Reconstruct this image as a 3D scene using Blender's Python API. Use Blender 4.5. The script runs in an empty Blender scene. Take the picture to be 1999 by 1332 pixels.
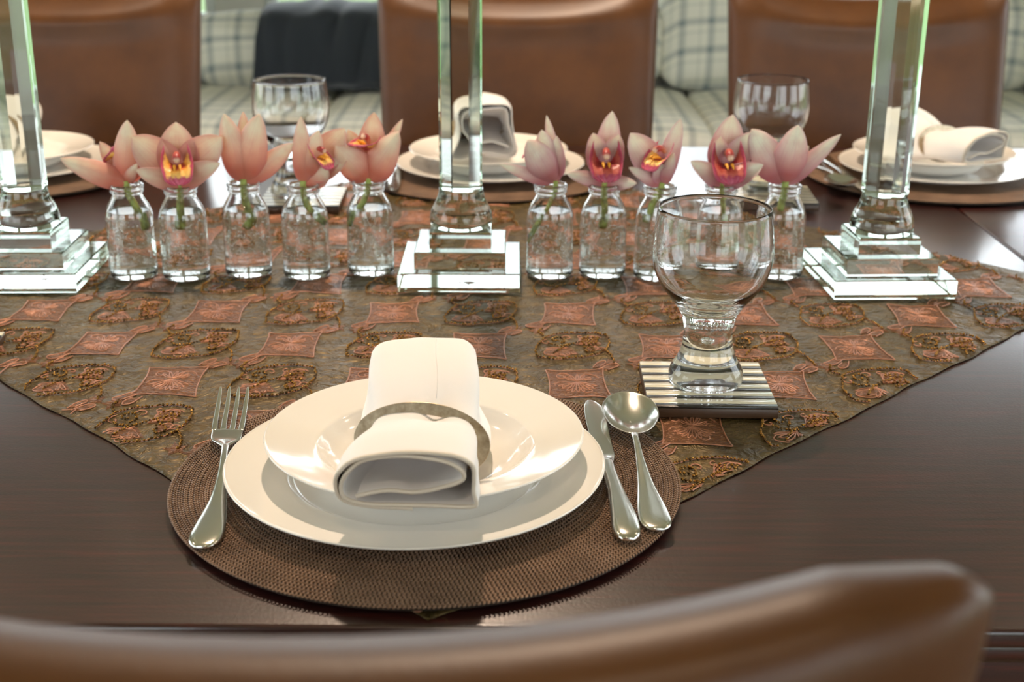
import bpy, bmesh, math, random
import numpy as np
from mathutils import Vector, Matrix, Euler

SC = bpy.context.scene
COL = SC.collection
PI = math.pi
T = 0.75                     # height of the table top above the floor
rnd = random.Random(7)

# ------------------------------------------------------------------ camera
cam_d = bpy.data.cameras.new('camera')
cam = bpy.data.objects.new('camera', cam_d)
COL.objects.link(cam)
PITCH, ROLL = 0.3403, 0.0061
cam.matrix_world = (Matrix.Translation((0, 0, T + 0.4401)) @ Matrix.Rotation(PI/2 - PITCH, 4, 'X') @ Matrix.Rotation(ROLL, 4, 'Z'))
cam_d.sensor_width = 36.0
cam_d.lens = 36.0 * 2614.3 / 1999.0
cam_d.clip_start = 0.02
cam_d.dof.use_dof = True
cam_d.dof.focus_distance = 1.08
cam_d.dof.aperture_fstop = 8.0
SC.camera = cam

# ------------------------------------------------------------------ world: pale overcast daylight over a green garden
w = bpy.data.worlds.new('daylight'); SC.world = w; w.use_nodes = True
wn, wl = w.node_tree.nodes, w.node_tree.links
bg = wn['Background']; bg.inputs['Strength'].default_value = 6.0
tc = wn.new('ShaderNodeTexCoord'); sx = wn.new('ShaderNodeSeparateXYZ'); cr = wn.new('ShaderNodeValToRGB')
mr = wn.new('ShaderNodeMapRange'); mr.inputs[1].default_value = -1; mr.inputs[2].default_value = 1
wl.new(tc.outputs['Generated'], sx.inputs[0]); wl.new(sx.outputs['Z'], mr.inputs[0]); wl.new(mr.outputs[0], cr.inputs[0])
e = cr.color_ramp.elements
e[0].position = 0.0; e[0].color = (0.16, 0.19, 0.12, 1)
e[1].position = 1.0; e[1].color = (0.74, 0.87, 1.0, 1)
for pos, c in ((0.48, (0.25, 0.32, 0.18, 1)), (0.51, (0.86, 0.93, 0.94, 1)), (0.62, (0.87, 0.94, 1.0, 1))):
    k = cr.color_ramp.elements.new(pos); k.color = c
wl.new(cr.outputs[0], bg.inputs['Color'])

# ------------------------------------------------------------------ the warm ceiling lamps over the table
def lamp(name, loc, power, radius=0.045, color=(1.0, 0.76, 0.57), size=2.0):
    d = bpy.data.lights.new(name, 'SPOT'); d.energy = power; d.color = color; d.shadow_soft_size = radius
    d.spot_size = size; d.spot_blend = 0.6
    o = bpy.data.objects.new(name, d); COL.objects.link(o); o.location = loc
    return o
LAMPS = [(-0.16, 2.02), (-1.7, 2.0), (1.75, 2.0), (0.0, -0.6)]
LAMP_W = [185, 55, 55, 25]
CEIL = 2.65
for (x, y), pw in zip(LAMPS, LAMP_W):
    lamp('downlight_lamp', (x, y, CEIL - 0.03), pw)

# ------------------------------------------------------------------ colour management and renderer hints
vs = SC.view_settings
vs.view_transform = 'Standard'; vs.look = 'None'; vs.gamma = 1.0; vs.use_curve_mapping = False
vs.exposure = -0.22
cy = SC.cycles
cy.use_denoising = True
cy.max_bounces = 18; cy.diffuse_bounces = 4; cy.glossy_bounces = 8; cy.transmission_bounces = 18; cy.transparent_max_bounces = 12
cy.caustics_reflective = True; cy.caustics_refractive = True
cy.sample_clamp_indirect = 4.0; cy.blur_glossy = 0.3

# ------------------------------------------------------------------ materials
def srgb(r, g, b):
    f = lambda c: (c/255/12.92) if c/255 <= 0.04045 else ((c/255 + 0.055)/1.055)**2.4
    return (f(r), f(g), f(b), 1.0)
def mat(name, color=(0.8, 0.8, 0.8, 1), rough=0.5, metal=0.0, **kw):
    m = bpy.data.materials.new(name); m.use_nodes = True
    p = m.node_tree.nodes['Principled BSDF']
    p.inputs['Base Color'].default_value = color
    p.inputs['Roughness'].default_value = rough
    p.inputs['Metallic'].default_value = metal
    for k, v in kw.items():
        p.inputs[k.replace('_', ' ')].default_value = v
    return m
class N:                      # small node helper
    def __init__(s, m): s.t = m.node_tree; s.n = s.t.nodes; s.l = s.t.links; s.p = s.n.get('Principled BSDF')
    def new(s, typ, **kw):
        o = s.n.new(typ)
        for k, v in kw.items(): setattr(o, k, v)
        return o
    def link(s, a, b): s.l.new(a, b)
    def coords(s, which='Object', scale=(1, 1, 1)):
        c = s.new('ShaderNodeTexCoord'); mp = s.new('ShaderNodeMapping'); mp.inputs['Scale'].default_value = scale
        s.link(c.outputs[which], mp.inputs['Vector']); return mp.outputs[0]
    def noise(s, vec, scale, detail=3, rough=0.5, dist=0):
        n = s.new('ShaderNodeTexNoise'); n.inputs['Scale'].default_value = scale; n.inputs['Detail'].default_value = detail
        n.inputs['Roughness'].default_value = rough; n.inputs['Distortion'].default_value = dist
        s.link(vec, n.inputs['Vector']); return n.outputs['Fac']
    def ramp(s, fac, stops):
        r = s.new('ShaderNodeValToRGB'); el = r.color_ramp.elements
        el[0].position, el[0].color = stops[0]; el[1].position, el[1].color = stops[-1]
        for pos, c in stops[1:-1]: q = el.new(pos); q.color = c
        s.link(fac, r.inputs[0]); return r.outputs[0]
    def bump(s, fac, strength, dist=0.001):
        b = s.new('ShaderNodeBump'); b.inputs['Strength'].default_value = strength; b.inputs['Distance'].default_value = dist
        s.link(fac, b.inputs['Height']); s.link(b.outputs[0], s.p.inputs['Normal']); return b
    def math(s, op, a, b=None, c=None):
        m = s.new('ShaderNodeMath', operation=op)
        for i, v in enumerate((a, b, c)):
            if v is None: continue
            if isinstance(v, (int, float)): m.inputs[i].default_value = v
            else: s.link(v, m.inputs[i])
        return m.outputs[0]
    def mix(s, fac, a, b, blend='MIX'):
        m = s.new('ShaderNodeMix', data_type='RGBA', blend_type=blend)
        for i, v in ((0, fac), (6, a), (7, b)):
            if isinstance(v, (int, float, tuple)): m.inputs[i].default_value = v
            else: s.link(v, m.inputs[i])
        return m.outputs[2]
    def base(s, c): s.link(c, s.p.inputs['Base Color'])

# lacquered mahogany
m_wood = mat('mahogany', rough=0.34); n = N(m_wood)
g = n.noise(n.coords('Object', (3, 60, 60)), 3.0, 5, 0.6, 0.6)
n.base(n.ramp(g, [(0.3, srgb(30, 13, 11)), (0.55, srgb(50, 20, 16)), (0.75, srgb(74, 27, 20))]))
n.p.inputs['Coat Weight'].default_value = 0.55; n.p.inputs['Coat Roughness'].default_value = 0.16
g2 = n.noise(n.coords('Object', (1, 1, 1)), 420, 2, 0.5)
n.bump(g2, 0.22, 0.0005)
nb = n.new('ShaderNodeBump'); nb.inputs['Strength'].default_value = 0.10; nb.inputs['Distance'].default_value = 0.0005
n.link(g2, nb.inputs['Height']); n.link(nb.outputs[0], n.p.inputs['Coat Normal'])

# tan-brown leather
def leather(name, c1, c2):
    m = mat(name, rough=0.42); n = N(m); v = n.coords('Object')
    a = n.noise(v, 9, 4, 0.6)
    n.base(n.ramp(a, [(0.3, c1), (0.7, c2)]))
    vo = n.new('ShaderNodeTexVoronoi'); vo.inputs['Scale'].default_value = 520; n.link(v, vo.inputs['Vector'])
    n.bump(vo.outputs['Distance'], 0.15, 0.0006)
    n.p.inputs['Coat Weight'].default_value = 0.08; n.p.inputs['Coat Roughness'].default_value = 0.3; n.p.inputs['Specular IOR Level'].default_value = 0.35
    return m
m_leather = leather('brown_leather', srgb(74, 42, 15), srgb(94, 56, 21))
m_darkwood = mat('dark_leg_wood', srgb(40, 24, 17), 0.4)

m_porc = mat('white_porcelain', srgb(244, 240, 232), 0.12, 0, Coat_Weight=0.4, Coat_Roughness=0.05)
m_steel = mat('polished_steel', srgb(228, 226, 218), 0.17, 1.0); n = N(m_steel)
n.bump(n.noise(n.coords(), 60, 3), 0.05, 0.0005)
m_ring = mat('tarnished_ring_metal', srgb(150, 135, 105), 0.32, 1.0); n = N(m_ring)
g = n.noise(n.coords('Object', (1, 1, 1)), 160, 6, 0.7)
n.base(n.ramp(g, [(0.35, srgb(146, 128, 102)), (0.65, srgb(184, 168, 142))])); n.bump(g, 0.25, 0.0004)
m_napkin = mat('white_linen', srgb(242, 236, 231), 0.75, 0, Sheen_Weight=0.25); n = N(m_napkin)
g = n.noise(n.coords('Object', (1, 1, 1)), 35, 4, 0.55); gf = n.noise(n.coords('Object', (900, 900, 900)), 1, 1)
n.bump(n.math('ADD', g, n.math('MULTIPLY', gf, 0.06)), 0.25, 0.003)
m_hem = mat('napkin_hem_linen', srgb(226, 214, 196), 0.8)
m_stitch = mat('pale_hem_thread', srgb(222, 214, 206), 0.7)

def glassmat(name, ior, color=(1, 1, 1, 1), rough=0.0):
    m = bpy.data.materials.new(name); m.use_nodes = True; t = m.node_tree
    t.nodes.remove(t.nodes['Principled BSDF'])
    g = t.nodes.new('ShaderNodeBsdfGlass'); g.inputs['IOR'].default_value = ior; g.inputs['Roughness'].default_value = rough
    g.inputs['Color'].default_value = color
    t.links.new(g.outputs[0], t.nodes['Material Output'].inputs['Surface']); return m
m_glass = glassmat('clear_glass', 1.5, (0.998, 1, 0.999, 1))
m_crystal = glassmat('crystal', 1.52, (0.93, 0.965, 0.935, 1))
m_water = glassmat('water', 1.333, (0.99, 1, 0.995, 1))
m_pane = bpy.data.materials.new('window_glass'); m_pane.use_nodes = True
t = m_pane.node_tree; t.nodes.remove(t.nodes['Principled BSDF'])
fr = t.nodes.new('ShaderNodeFresnel'); fr.inputs[0].default_value = 1.45
tr = t.nodes.new('ShaderNodeBsdfTransparent'); gl = t.nodes.new('ShaderNodeBsdfGlossy'); gl.inputs['Roughness'].default_value = 0.0
mx = t.nodes.new('ShaderNodeMixShader'); t.links.new(fr.outputs[0], mx.inputs[0]); t.links.new(tr.outputs[0], mx.inputs[1]); t.links.new(gl.outputs[0], mx.inputs[2])
t.links.new(mx.outputs[0], t.nodes['Material Output'].inputs['Surface'])

# runner fabrics
m_satin = mat('olive_satin', srgb(84, 74, 48), 0.42); n = N(m_satin)
v = n.coords()
g = n.noise(v, 38, 4, 0.6, 0.8)
n.base(n.ramp(g, [(0.3, srgb(68, 55, 27)), (0.7, srgb(104, 86, 48))]))
g2 = n.noise(v, 75, 3, 0.55, 1.2)
n.bump(g2, 0.9, 0.006); n.p.inputs['Metallic'].default_value = 0.5
m_thread = mat('copper_embroidery', srgb(150, 88, 60), 0.42); n = N(m_thread)
v = n.coords()
g = n.noise(v, 190, 4, 0.65, 1.8)
n.base(n.ramp(g, [(0.3, srgb(80, 48, 26)), (0.55, srgb(120, 78, 45)), (0.75, srgb(156, 108, 70))]))
wv = n.new('ShaderNodeTexWave', wave_type='RINGS'); wv.inputs['Scale'].default_value = 90; wv.inputs['Distortion'].default_value = 9; wv.inputs['Detail'].default_value = 2
wv.inputs['Detail Scale'].default_value = 1.5
n.link(v, wv.inputs['Vector']); n.bump(wv.outputs['Fac'], 0.7, 0.002); n.p.inputs['Metallic'].default_value = 0.35
m_cord = mat('pink_copper_cord', srgb(172, 118, 90), 0.35, 0.35)
m_bead = mat('bronze_beads', srgb(150, 108, 48), 0.2, 0.9)
m_beadd = mat('dark_bronze_beads', srgb(96, 72, 40), 0.2, 0.9)
# placemat
m_braid = mat('copper_brown_braid', srgb(150, 116, 88), 0.38, 0.25); n = N(m_braid)
g = n.noise(n.coords(), 30, 3)
n.base(n.ramp(g, [(0.3, srgb(120, 92, 70)), (0.7, srgb(156, 124, 98))]))
m_matback = mat('dark_braid_core', srgb(52, 40, 30), 0.8)
# coaster
m_bone = mat('bone_inlay', srgb(222, 216, 192), 0.2, 0, Coat_Weight=0.5)
m_horn = mat('dark_horn_inlay', srgb(40, 37, 33), 0.3, 0, Coat_Weight=0.2)
m_cbase = mat('coaster_wood', srgb(70, 48, 30), 0.35)
# plants
m_stem = mat('green_stem', srgb(128, 146, 60), 0.45, 0, Subsurface_Weight=0.1); n = N(m_stem)
g = n.noise(n.coords(), 120, 3)
n.base(n.ramp(g, [(0.35, srgb(104, 112, 46)), (0.6, srgb(150, 168, 84))]))
def petalmat(name, base, mid, tip, edge):
    m = mat(name, rough=0.45); n = N(m)
    uv = n.new('ShaderNodeUVMap'); s = n.new('ShaderNodeSeparateXYZ'); n.link(uv.outputs[0], s.inputs[0])
    c = n.ramp(s.outputs['X'], [(0.0, base), (0.18, base), (0.48, mid), (0.78, tip), (1.0, tip)])
    ed = n.math('ABSOLUTE', n.math('SUBTRACT', s.outputs['Y'], 0.5))
    ef = n.math('SMOOTHSTEP' if False else 'MULTIPLY', ed, 2.0)
    ef = n.math('POWER', ef, 2.5)
    c = n.mix(n.math('MULTIPLY', ef, 0.6), c, edge)
    mp = n.new('ShaderNodeMapping'); mp.inputs['Scale'].default_value = (1.2, 26, 1); n.link(uv.outputs[0], mp.inputs[0])
    st = n.noise(mp.outputs[0], 1.0, 3, 0.6)
    c = n.mix(n.math('MULTIPLY', n.math('GREATER_THAN', st, 0.56), 0.22), c, edge)
    blotch = n.noise(n.coords(), 70, 2)
    c = n.mix(n.ramp(blotch, [(0.45, (0, 0, 0, 1)), (0.7, (0.22, 0.22, 0.22, 1))]), c, base)
    n.base(c); n.bump(st, 0.25, 0.0006)
    tl = n.new('ShaderNodeBsdfTranslucent'); n.link(c, tl.inputs[0]); ms = n.new('ShaderNodeMixShader'); ms.inputs[0].default_value = 0.38
    n.link(n.p.outputs[0], ms.inputs[1]); n.link(tl.outputs[0], ms.inputs[2]); n.link(ms.outputs[0], n.n['Material Output'].inputs['Surface'])
    return m
m_pet_warm = petalmat('salmon_petal', srgb(222, 134, 108), srgb(244, 204, 176), srgb(250, 240, 214), srgb(226, 154, 150))
m_pet_pink = petalmat('mauve_petal', srgb(204, 126, 124), srgb(234, 204, 194), srgb(248, 246, 226), srgb(212, 144, 162))
def lipmat(name, stops):
    m = mat(name, rough=0.4); n = N(m)
    uv = n.new('ShaderNodeUVMap'); s = n.new('ShaderNodeSeparateXYZ'); n.link(uv.outputs[0], s.inputs[0])
    ed = n.math('MULTIPLY', n.math('ABSOLUTE', n.math('SUBTRACT', s.outputs['Y'], 0.5)), 2.0)
    rad = n.math('MAXIMUM', ed, n.math('MULTIPLY', n.math('SUBTRACT', s.outputs['X'], 0.05), 1.06))
    nz = n.noise(n.coords(), 260, 2)
    rad = n.math('ADD', rad, n.math('MULTIPLY', n.math('SUBTRACT', nz, 0.5), 0.35))
    n.base(n.ramp(rad, stops)); n.bump(nz, 0.3, 0.001); return m
m_lip = lipmat('orchid_lip_yellow', [(0.0, srgb(150, 40, 40)), (0.32, srgb(176, 60, 48)), (0.45, srgb(238, 170, 66)), (0.68, srgb(244, 196, 110)), (0.80, srgb(182, 60, 92)), (1.0, srgb(206, 96, 120))])
m_lip_red = lipmat('orchid_lip_red', [(0.0, srgb(120, 22, 26)), (0.40, srgb(150, 34, 38)), (0.52, srgb(172, 74, 60)), (0.68, srgb(186, 92, 80)), (0.80, srgb(156, 46, 76)), (1.0, srgb(188, 88, 110))])
m_lipy = mat('yellow_callus', srgb(240, 168, 50), 0.45)
m_column = mat('orchid_column', rough=0.4); n = N(m_column)
uv = n.new('ShaderNodeUVMap'); s = n.new('ShaderNodeSeparateXYZ'); n.link(uv.outputs[0], s.inputs[0])
n.base(n.ramp(s.outputs['X'], [(0.0, srgb(206, 150, 120)), (0.6, srgb(180, 70, 60)), (0.85, srgb(150, 40, 44)), (1.0, srgb(236, 200, 170))]))
# sofa
m_plaid = mat('cream_blue_plaid', rough=0.9); n = N(m_plaid)
co = n.new('ShaderNodeTexCoord'); s = n.new('ShaderNodeSeparateXYZ'); n.link(co.outputs['Object'], s.inputs[0])
yz = n.math('ADD', s.outputs['Z'], n.math('MULTIPLY', s.outputs['Y'], 0.95))
def lines(coord, period, width, off=0.0):
    f = n.math('FRACT', n.math('ADD', n.math('DIVIDE', coord, period), off))
    return n.math('LESS_THAN', n.math('ABSOLUTE', n.math('SUBTRACT', f, 0.5)), width)
a = lines(s.outputs['X'], 0.10, 0.10); b = lines(yz, 0.10, 0.10)
a2 = lines(s.outputs['X'], 0.05, 0.06, 0.25); b2 = lines(yz, 0.05, 0.06, 0.25)
c = n.mix(n.math('MULTIPLY', n.math('ADD', a2, b2), 0.28), srgb(240, 237, 222), srgb(150, 162, 150))
c = n.mix(n.math('MULTIPLY', n.math('ADD', a, b), 0.40), c, srgb(96, 116, 124))
n.base(c)
m_throw = mat('navy_throw_wool', srgb(38, 44, 52), 0.85, 0, Sheen_Weight=0.3)
m_sofa_frame = mat('sofa_base_fabric', srgb(66, 64, 56), 0.9)
# room
m_wall = mat('off_white_paint', srgb(214, 210, 198), 0.85)
m_ceil = mat('white_ceiling_paint', srgb(236, 234, 228), 0.9)
m_frame = mat('white_window_paint', srgb(232, 234, 230), 0.45)
m_floor = mat('oak_floor', rough=0.45); n = N(m_floor)
g = n.noise(n.coords('Object', (2, 14, 1)), 4, 5, 0.6, 0.5)
n.base(n.ramp(g, [(0.3, srgb(120, 92, 64)), (0.7, srgb(160, 126, 90))]))
m_brass = mat('satin_brass', srgb(190, 180, 160), 0.3, 1.0)
m_bulb = mat('lamp_glass', (1, 1, 1, 1), 0.4); m_bulb.node_tree.nodes['Principled BSDF'].inputs['Emission Color'].default_value = (1, 0.8, 0.55, 1)
m_bulb.node_tree.nodes['Principled BSDF'].inputs['Emission Strength'].default_value = 12.0
m_candle = mat('ivory_wax', srgb(238, 230, 206), 0.5, Subsurface_Weight=0.2)
m_wick = mat('wick', srgb(40, 36, 30), 0.9)
m_garden = mat('garden_lawn', srgb(96, 118, 62), 0.9)

# ------------------------------------------------------------------ mesh helpers
def tag(o, label=None, cat=None, group=None, kind=None):
    if label: o['label'] = label
    if cat: o['category'] = cat
    if group: o['group'] = group
    if kind: o['kind'] = kind
    return o
def empty(name, loc=(0, 0, 0), rz=0.0):
    o = bpy.data.objects.new(name, None); COL.objects.link(o); o.location = loc; o.rotation_euler = (0, 0, rz)
    o.empty_display_size = 0.05; return o
def mesh_obj(name, V, F, m, parent=None, smooth=True, uv=None, mats=None, midx=None):
    me = bpy.data.meshes.new(name)
    V = np.asarray(V, dtype=np.float64)
    if isinstance(F, np.ndarray):
        k = F.shape[1]
        me.vertices.add(len(V)); me.vertices.foreach_set('co', V.astype(np.float32).ravel())
        me.loops.add(F.size); me.loops.foreach_set('vertex_index', F.astype(np.int32).ravel())
        me.polygons.add(len(F)); me.polygons.foreach_set('loop_start', np.arange(0, F.size, k, dtype=np.int32))
        me.update(calc_edges=True)
    else:
        me.from_pydata([tuple(v) for v in V], [], F)
    if uv is not None:
        ul = me.uv_layers.new(name='UVMap'); li = np.zeros(len(me.loops), dtype=np.int32); me.loops.foreach_get('vertex_index', li)
        ul.data.foreach_set('uv', np.asarray(uv, dtype=np.float32)[li].ravel())
    for mm in (mats or [m]): me.materials.append(mm)
    me.polygons.foreach_set('use_smooth', np.full(len(me.polygons), bool(smooth)))
    if midx is not None: me.polygons.foreach_set('material_index', np.asarray(midx, dtype=np.int32))
    me.validate(); me.update()
    o = bpy.data.objects.new(name, me); COL.objects.link(o)
    if parent: o.parent = parent
    return o
def grid_faces(nu, nv, wrap_v=False, off=0):
    F = []
    for i in range(nu-1):
        for j in range(nv if wrap_v else nv-1):
            j2 = (j+1) % nv
            F.append((off+i*nv+j, off+(i+1)*nv+j, off+(i+1)*nv+j2, off+i*nv+j2))
    return F
def lathe(name, prof, m, parent=None, seg=64, smooth=True, loc=(0, 0, 0), sharp=None):
    """prof: list of (r,z); r==0 ends are closed by a pole."""
    V, F = [], []; rings = []
    for r, z in prof:
        if r < 1e-7: rings.append([len(V)]); V.append((0, 0, z))
        else:
            rings.append(list(range(len(V), len(V)+seg)))
            for k in range(seg):
                a = 2*PI*k/seg; V.append((r*math.cos(a), r*math.sin(a), z))
    for A, B in zip(rings[:-1], rings[1:]):
        for k in range(seg):
            k2 = (k+1) % seg
            if len(A) == 1 and len(B) == 1: continue
            if len(A) == 1: F.append((A[0], B[k], B[k2]))
            elif len(B) == 1: F.append((A[k], B[0], A[k2]))
            else: F.append((A[k], B[k], B[k2], A[k2]))
    o = mesh_obj(name, V, F, m, parent, smooth); fixn(o); o.location = loc
    if sharp: autosmooth(o, sharp)
    return o
def fixn(o):
    bm = bmesh.new(); bm.from_mesh(o.data); bmesh.ops.recalc_face_normals(bm, faces=bm.faces); bm.to_mesh(o.data); bm.free(); return o
def autosmooth(o, deg=35):
    me = o.data; bm = bmesh.new(); bm.from_mesh(me)
    for e_ in bm.edges:
        if len(e_.link_faces) == 2 and e_.calc_face_angle(0) > math.radians(deg): e_.smooth = False
    bm.to_mesh(me); bm.free()
def curve_smooth(P, n):
    """Catmull-Rom resample of a polyline."""
    P = np.asarray(P, float); k = len(P); out = []
    ext = np.vstack([2*P[0]-P[1], P, 2*P[-1]-P[-2]])
    ts = np.linspace(0, k-1, n)
    for t_ in ts:
        i = min(int(t_), k-2); u = t_-i
        a, b, c, d = ext[i], ext[i+1], ext[i+2], ext[i+3]
        out.append(0.5*((2*b)+(-a+c)*u+(2*a-5*b+4*c-d)*u*u+(-a+3*b-3*c+d)*u**3))
    return np.array(out)
def smooth_prof(pts, n): return [tuple(p) for p in curve_smooth(pts, n)]
def tube_arrays(P, R, sides=8, cap=True, uvs=False):
    P = np.asarray(P, float); n_ = len(P); R = np.broadcast_to(np.asarray(R, float), (n_,))
    Tn = np.gradient(P, axis=0); Tn /= np.linalg.norm(Tn, axis=1)[:, None] + 1e-12
    ref = np.array([0, 0, 1.0]) if abs(Tn[0][2]) < 0.9 else np.array([1.0, 0, 0])
    V = []
    a = np.cross(Tn[0], ref); a /= np.linalg.norm(a)
    for i in range(n_):
        a = a - Tn[i]*np.dot(a, Tn[i]); a /= np.linalg.norm(a); b = np.cross(Tn[i], a)
        for k in range(sides):
            th = 2*PI*k/sides; V.append(P[i] + R[i]*(math.cos(th)*a + math.sin(th)*b))
    F = grid_faces(n_, sides, True)
    if cap:
        F.append(tuple(range(sides-1, -1, -1))); F.append(tuple(range((n_-1)*sides, n_*sides)))
    return V, F
def tube(name, P, R, m, parent=None, sides=10):
    V, F = tube_arrays(P, R, sides); UV = [(i/(len(P)-1), k/sides) for i in range(len(P)) for k in range(sides)]
    return fixn(mesh_obj(name, V, F, m, parent, uv=UV))
def box(name, lo, hi, m, parent=None, bevel=0.0, seg=2):
    bm = bmesh.new(); bmesh.ops.create_cube(bm, size=1)
    for v in bm.verts:
        v.co = Vector([(lo[i]+hi[i])/2 + v.co[i]*(hi[i]-lo[i]) for i in range(3)])
    if bevel > 0: bmesh.ops.bevel(bm, geom=list(bm.edges), offset=bevel, segments=seg, affect='EDGES', profile=0.5)
    me = bpy.data.meshes.new(name); bm.to_mesh(me); bm.free(); me.materials.append(m)
    for p in me.polygons: p.use_smooth = bevel > 0
    o = bpy.data.objects.new(name, me); COL.objects.link(o)
    if bevel > 0: autosmooth(o, 50)
    if parent: o.parent = parent
    return o
def loft(name, sections, m, parent=None, cap=True, smooth=True, wrap=True):
    nv = len(sections[0]); V = [p for s_ in sections for p in s_]; F = grid_faces(len(sections), nv, wrap)
    if cap and wrap:
        F.append(tuple(range(nv-1, -1, -1))); F.append(tuple(range((len(sections)-1)*nv, len(sections)*nv)))
    return fixn(mesh_obj(name, V, F, m, parent, smooth))
def mod_subsurf(o, l=1):
    md = o.modifiers.new('subsurf', 'SUBSURF'); md.levels = l; md.render_levels = l; return o
def mod_solid(o, th, offset=0.0):
    md = o.modifiers.new('solid', 'SOLIDIFY'); md.thickness = th; md.offset = offset; return o
def copy_tree(o, parent=None):
    c = o.copy(); COL.objects.link(c)
    if parent is not None: c.parent = parent
    for ch in list(o.children): copy_tree(ch, c)
    return c
def clone(o, loc, rz=None, label=None, group=None, scale=None):
    c = copy_tree(o); c.location = loc
    if rz is not None: c.rotation_euler = (0, 0, rz)
    if scale: c.scale = scale
    if label: c['label'] = label
    if group: c['group'] = group
    return c

# ------------------------------------------------------------------ room shell
X0, X1, Y0, Y1 = -3.6, 3.6, -2.6, 5.75
def struct(o): o['kind'] = 'structure'; return o
struct(box('floor', (X0-.1, Y0-.1, -0.1), (X1+.1, Y1+.1, 0), m_floor))
struct(box('ceiling', (X0-.1, Y0-.1, CEIL), (X1+.1, Y1+.1, CEIL+.1), m_ceil))
def wall_with_holes(name, axis, pos, thick, a0, a1, holes, m):
    """wall in plane axis=pos from a0..a1 with rectangular holes (b0,b1,z0,z1)"""
    bm = bmesh.new()
    def add(lo, hi):
        r = bmesh.ops.create_cube(bm, size=1)
        for v in r['verts']:
            v.co = Vector([(lo[i]+hi[i])/2 + v.co[i]*(hi[i]-lo[i]) for i in range(3)])
    def seg(b0, b1, z0, z1):
        if b1-b0 < 1e-4 or z1-z0 < 1e-4: return
        if axis == 'y': add((b0, pos, z0), (b1, pos+thick, z1))
        else: add((pos, b0, z0), (pos+thick, b1, z1))
    cur = a0
    for b0, b1, z0, z1 in sorted(holes):
        seg(cur, b0, 0, CEIL); seg(b0, b1, 0, z0); seg(b0, b1, z1, CEIL); cur = b1
    seg(cur, a1, 0, CEIL)
    me = bpy.data.meshes.new(name); bm.to_mesh(me); bm.free(); me.materials.append(m)
    o = bpy.data.objects.new(name, me); COL.objects.link(o); return struct(o)
back_h = [(-3.2, -1.25, 0.55, 2.3), (-1.05, 1.05, 0.55, 2.3), (1.25, 3.2, 0.55, 2.3)]
left_h = [(-1.6, 0.6, 0.3, 2.3), (1.4, 3.6, 0.3, 2.3)]
right_h = [(-1.6, 0.6, 0.3, 2.3), (1.2, 3.4, 0.3, 2.3)]
front_h = [(-3.2, -0.9, 0.3, 2.35), (0.5, 3.2, 0.3, 2.35)]
wall_with_holes('wall_back', 'y', Y1, 0.12, X0, X1, back_h, m_wall)
wall_with_holes('wall_left', 'x', X0-.12, 0.12, Y0, Y1, left_h, m_wall)
wall_with_holes('wall_right', 'x', X1, 0.12, Y0, Y1, right_h, m_wall)
wall_with_holes('wall_front', 'y', Y0-.12, 0.12, X0, X1, front_h, m_wall)
wi = 0
def window(axis, pos, b0, b1, z0, z1, nm):
    global wi; wi += 1
    root = struct(empty('window_%d' % wi, (0, 0, 0)))
    def bx(nme, c0, c1, d0, d1, th, m, bev=0.003):
        p0, p1 = pos-th/2, pos+th/2
        if axis == 'y': return box(nme, (c0, p0, d0), (c1, p1, d1), m, root, bev, 1)
        return box(nme, (p0, c0, d0), (p1, c1, d1), m, root, bev, 1)
    f = .05
    bx('frame_stile', b0, b0+f, z0, z1, .07, m_frame); bx('frame_stile', b1-f, b1, z0, z1, .07, m_frame)
    bx('frame_rail', b0+f, b1-f, z0, z0+f, .07, m_frame); bx('frame_rail', b0+f, b1-f, z1-f, z1, .07, m_frame)
    cs = [b0+f] + [b0+(b1-b0)*k/nm for k in range(1, nm)] + [b1-f]
    for k in range(1, nm): bx('mullion', cs[k]-.02, cs[k]+.02, z0+f, z1-f, .05, m_frame)
    for k in range(nm):
        a_ = cs[k] + (.02 if k else 0); b_ = cs[k+1] - (.02 if k < nm-1 else 0)
        bx('pane', a_, b_, z0+f, z1-f, .006, m_pane, 0)
    if axis == 'y' and pos > 0: box('window_sill', (b0-.05, pos-.16, z0-.035), (b1+.05, pos-.04, z0), m_frame, root, .005)
for h in back_h: window('y', Y1+.06, *h, 3)
for h in front_h: window('y', Y0-.06, *h, 3)
for h in left_h: window('x', X0-.06, *h, 3)
for h in right_h: window('x', X1+.06, *h, 3)
for i, (nm_, lo, hi) in enumerate([('baseboard_back', (X0, Y1-.02, 0), (X1, Y1, .12)), ('baseboard_left', (X0, Y0, 0), (X0+.02, Y1-.02, .12)), ('baseboard_right', (X1-.02, Y0, 0), (X1, Y1-.02, .12)), ('baseboard_front', (X0+.02, Y0, 0), (X1-.02, Y0+.02, .12))]):
    struct(box(nm_, lo, hi, m_frame, None, .004))
struct(box('ground', (-30, -30, -0.35), (30, 30, -0.15), m_garden))
for i, (x, y) in enumerate(LAMPS):
    r = empty('downlight', (x, y, CEIL))
    tag(r, ['round recessed ceiling lamp above the middle of the table', 'round recessed ceiling lamp above the left end of the table', 'round recessed ceiling lamp above the right end of the table', 'round recessed ceiling lamp behind the near chair'][i], 'ceiling lamp', 'recessed ceiling lamps')
    lathe('trim_ring', [(.035, -.001), (.052, -.001), (.055, -.006), (.05, -.012), (.036, -.012), (.035, -.001)], m_brass, r, 32)
    lathe('lamp_disc', [(0, -.0035), (.034, -.0035), (.034, -.0005), (0, -.0005)], m_bulb, r, 24)

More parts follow.
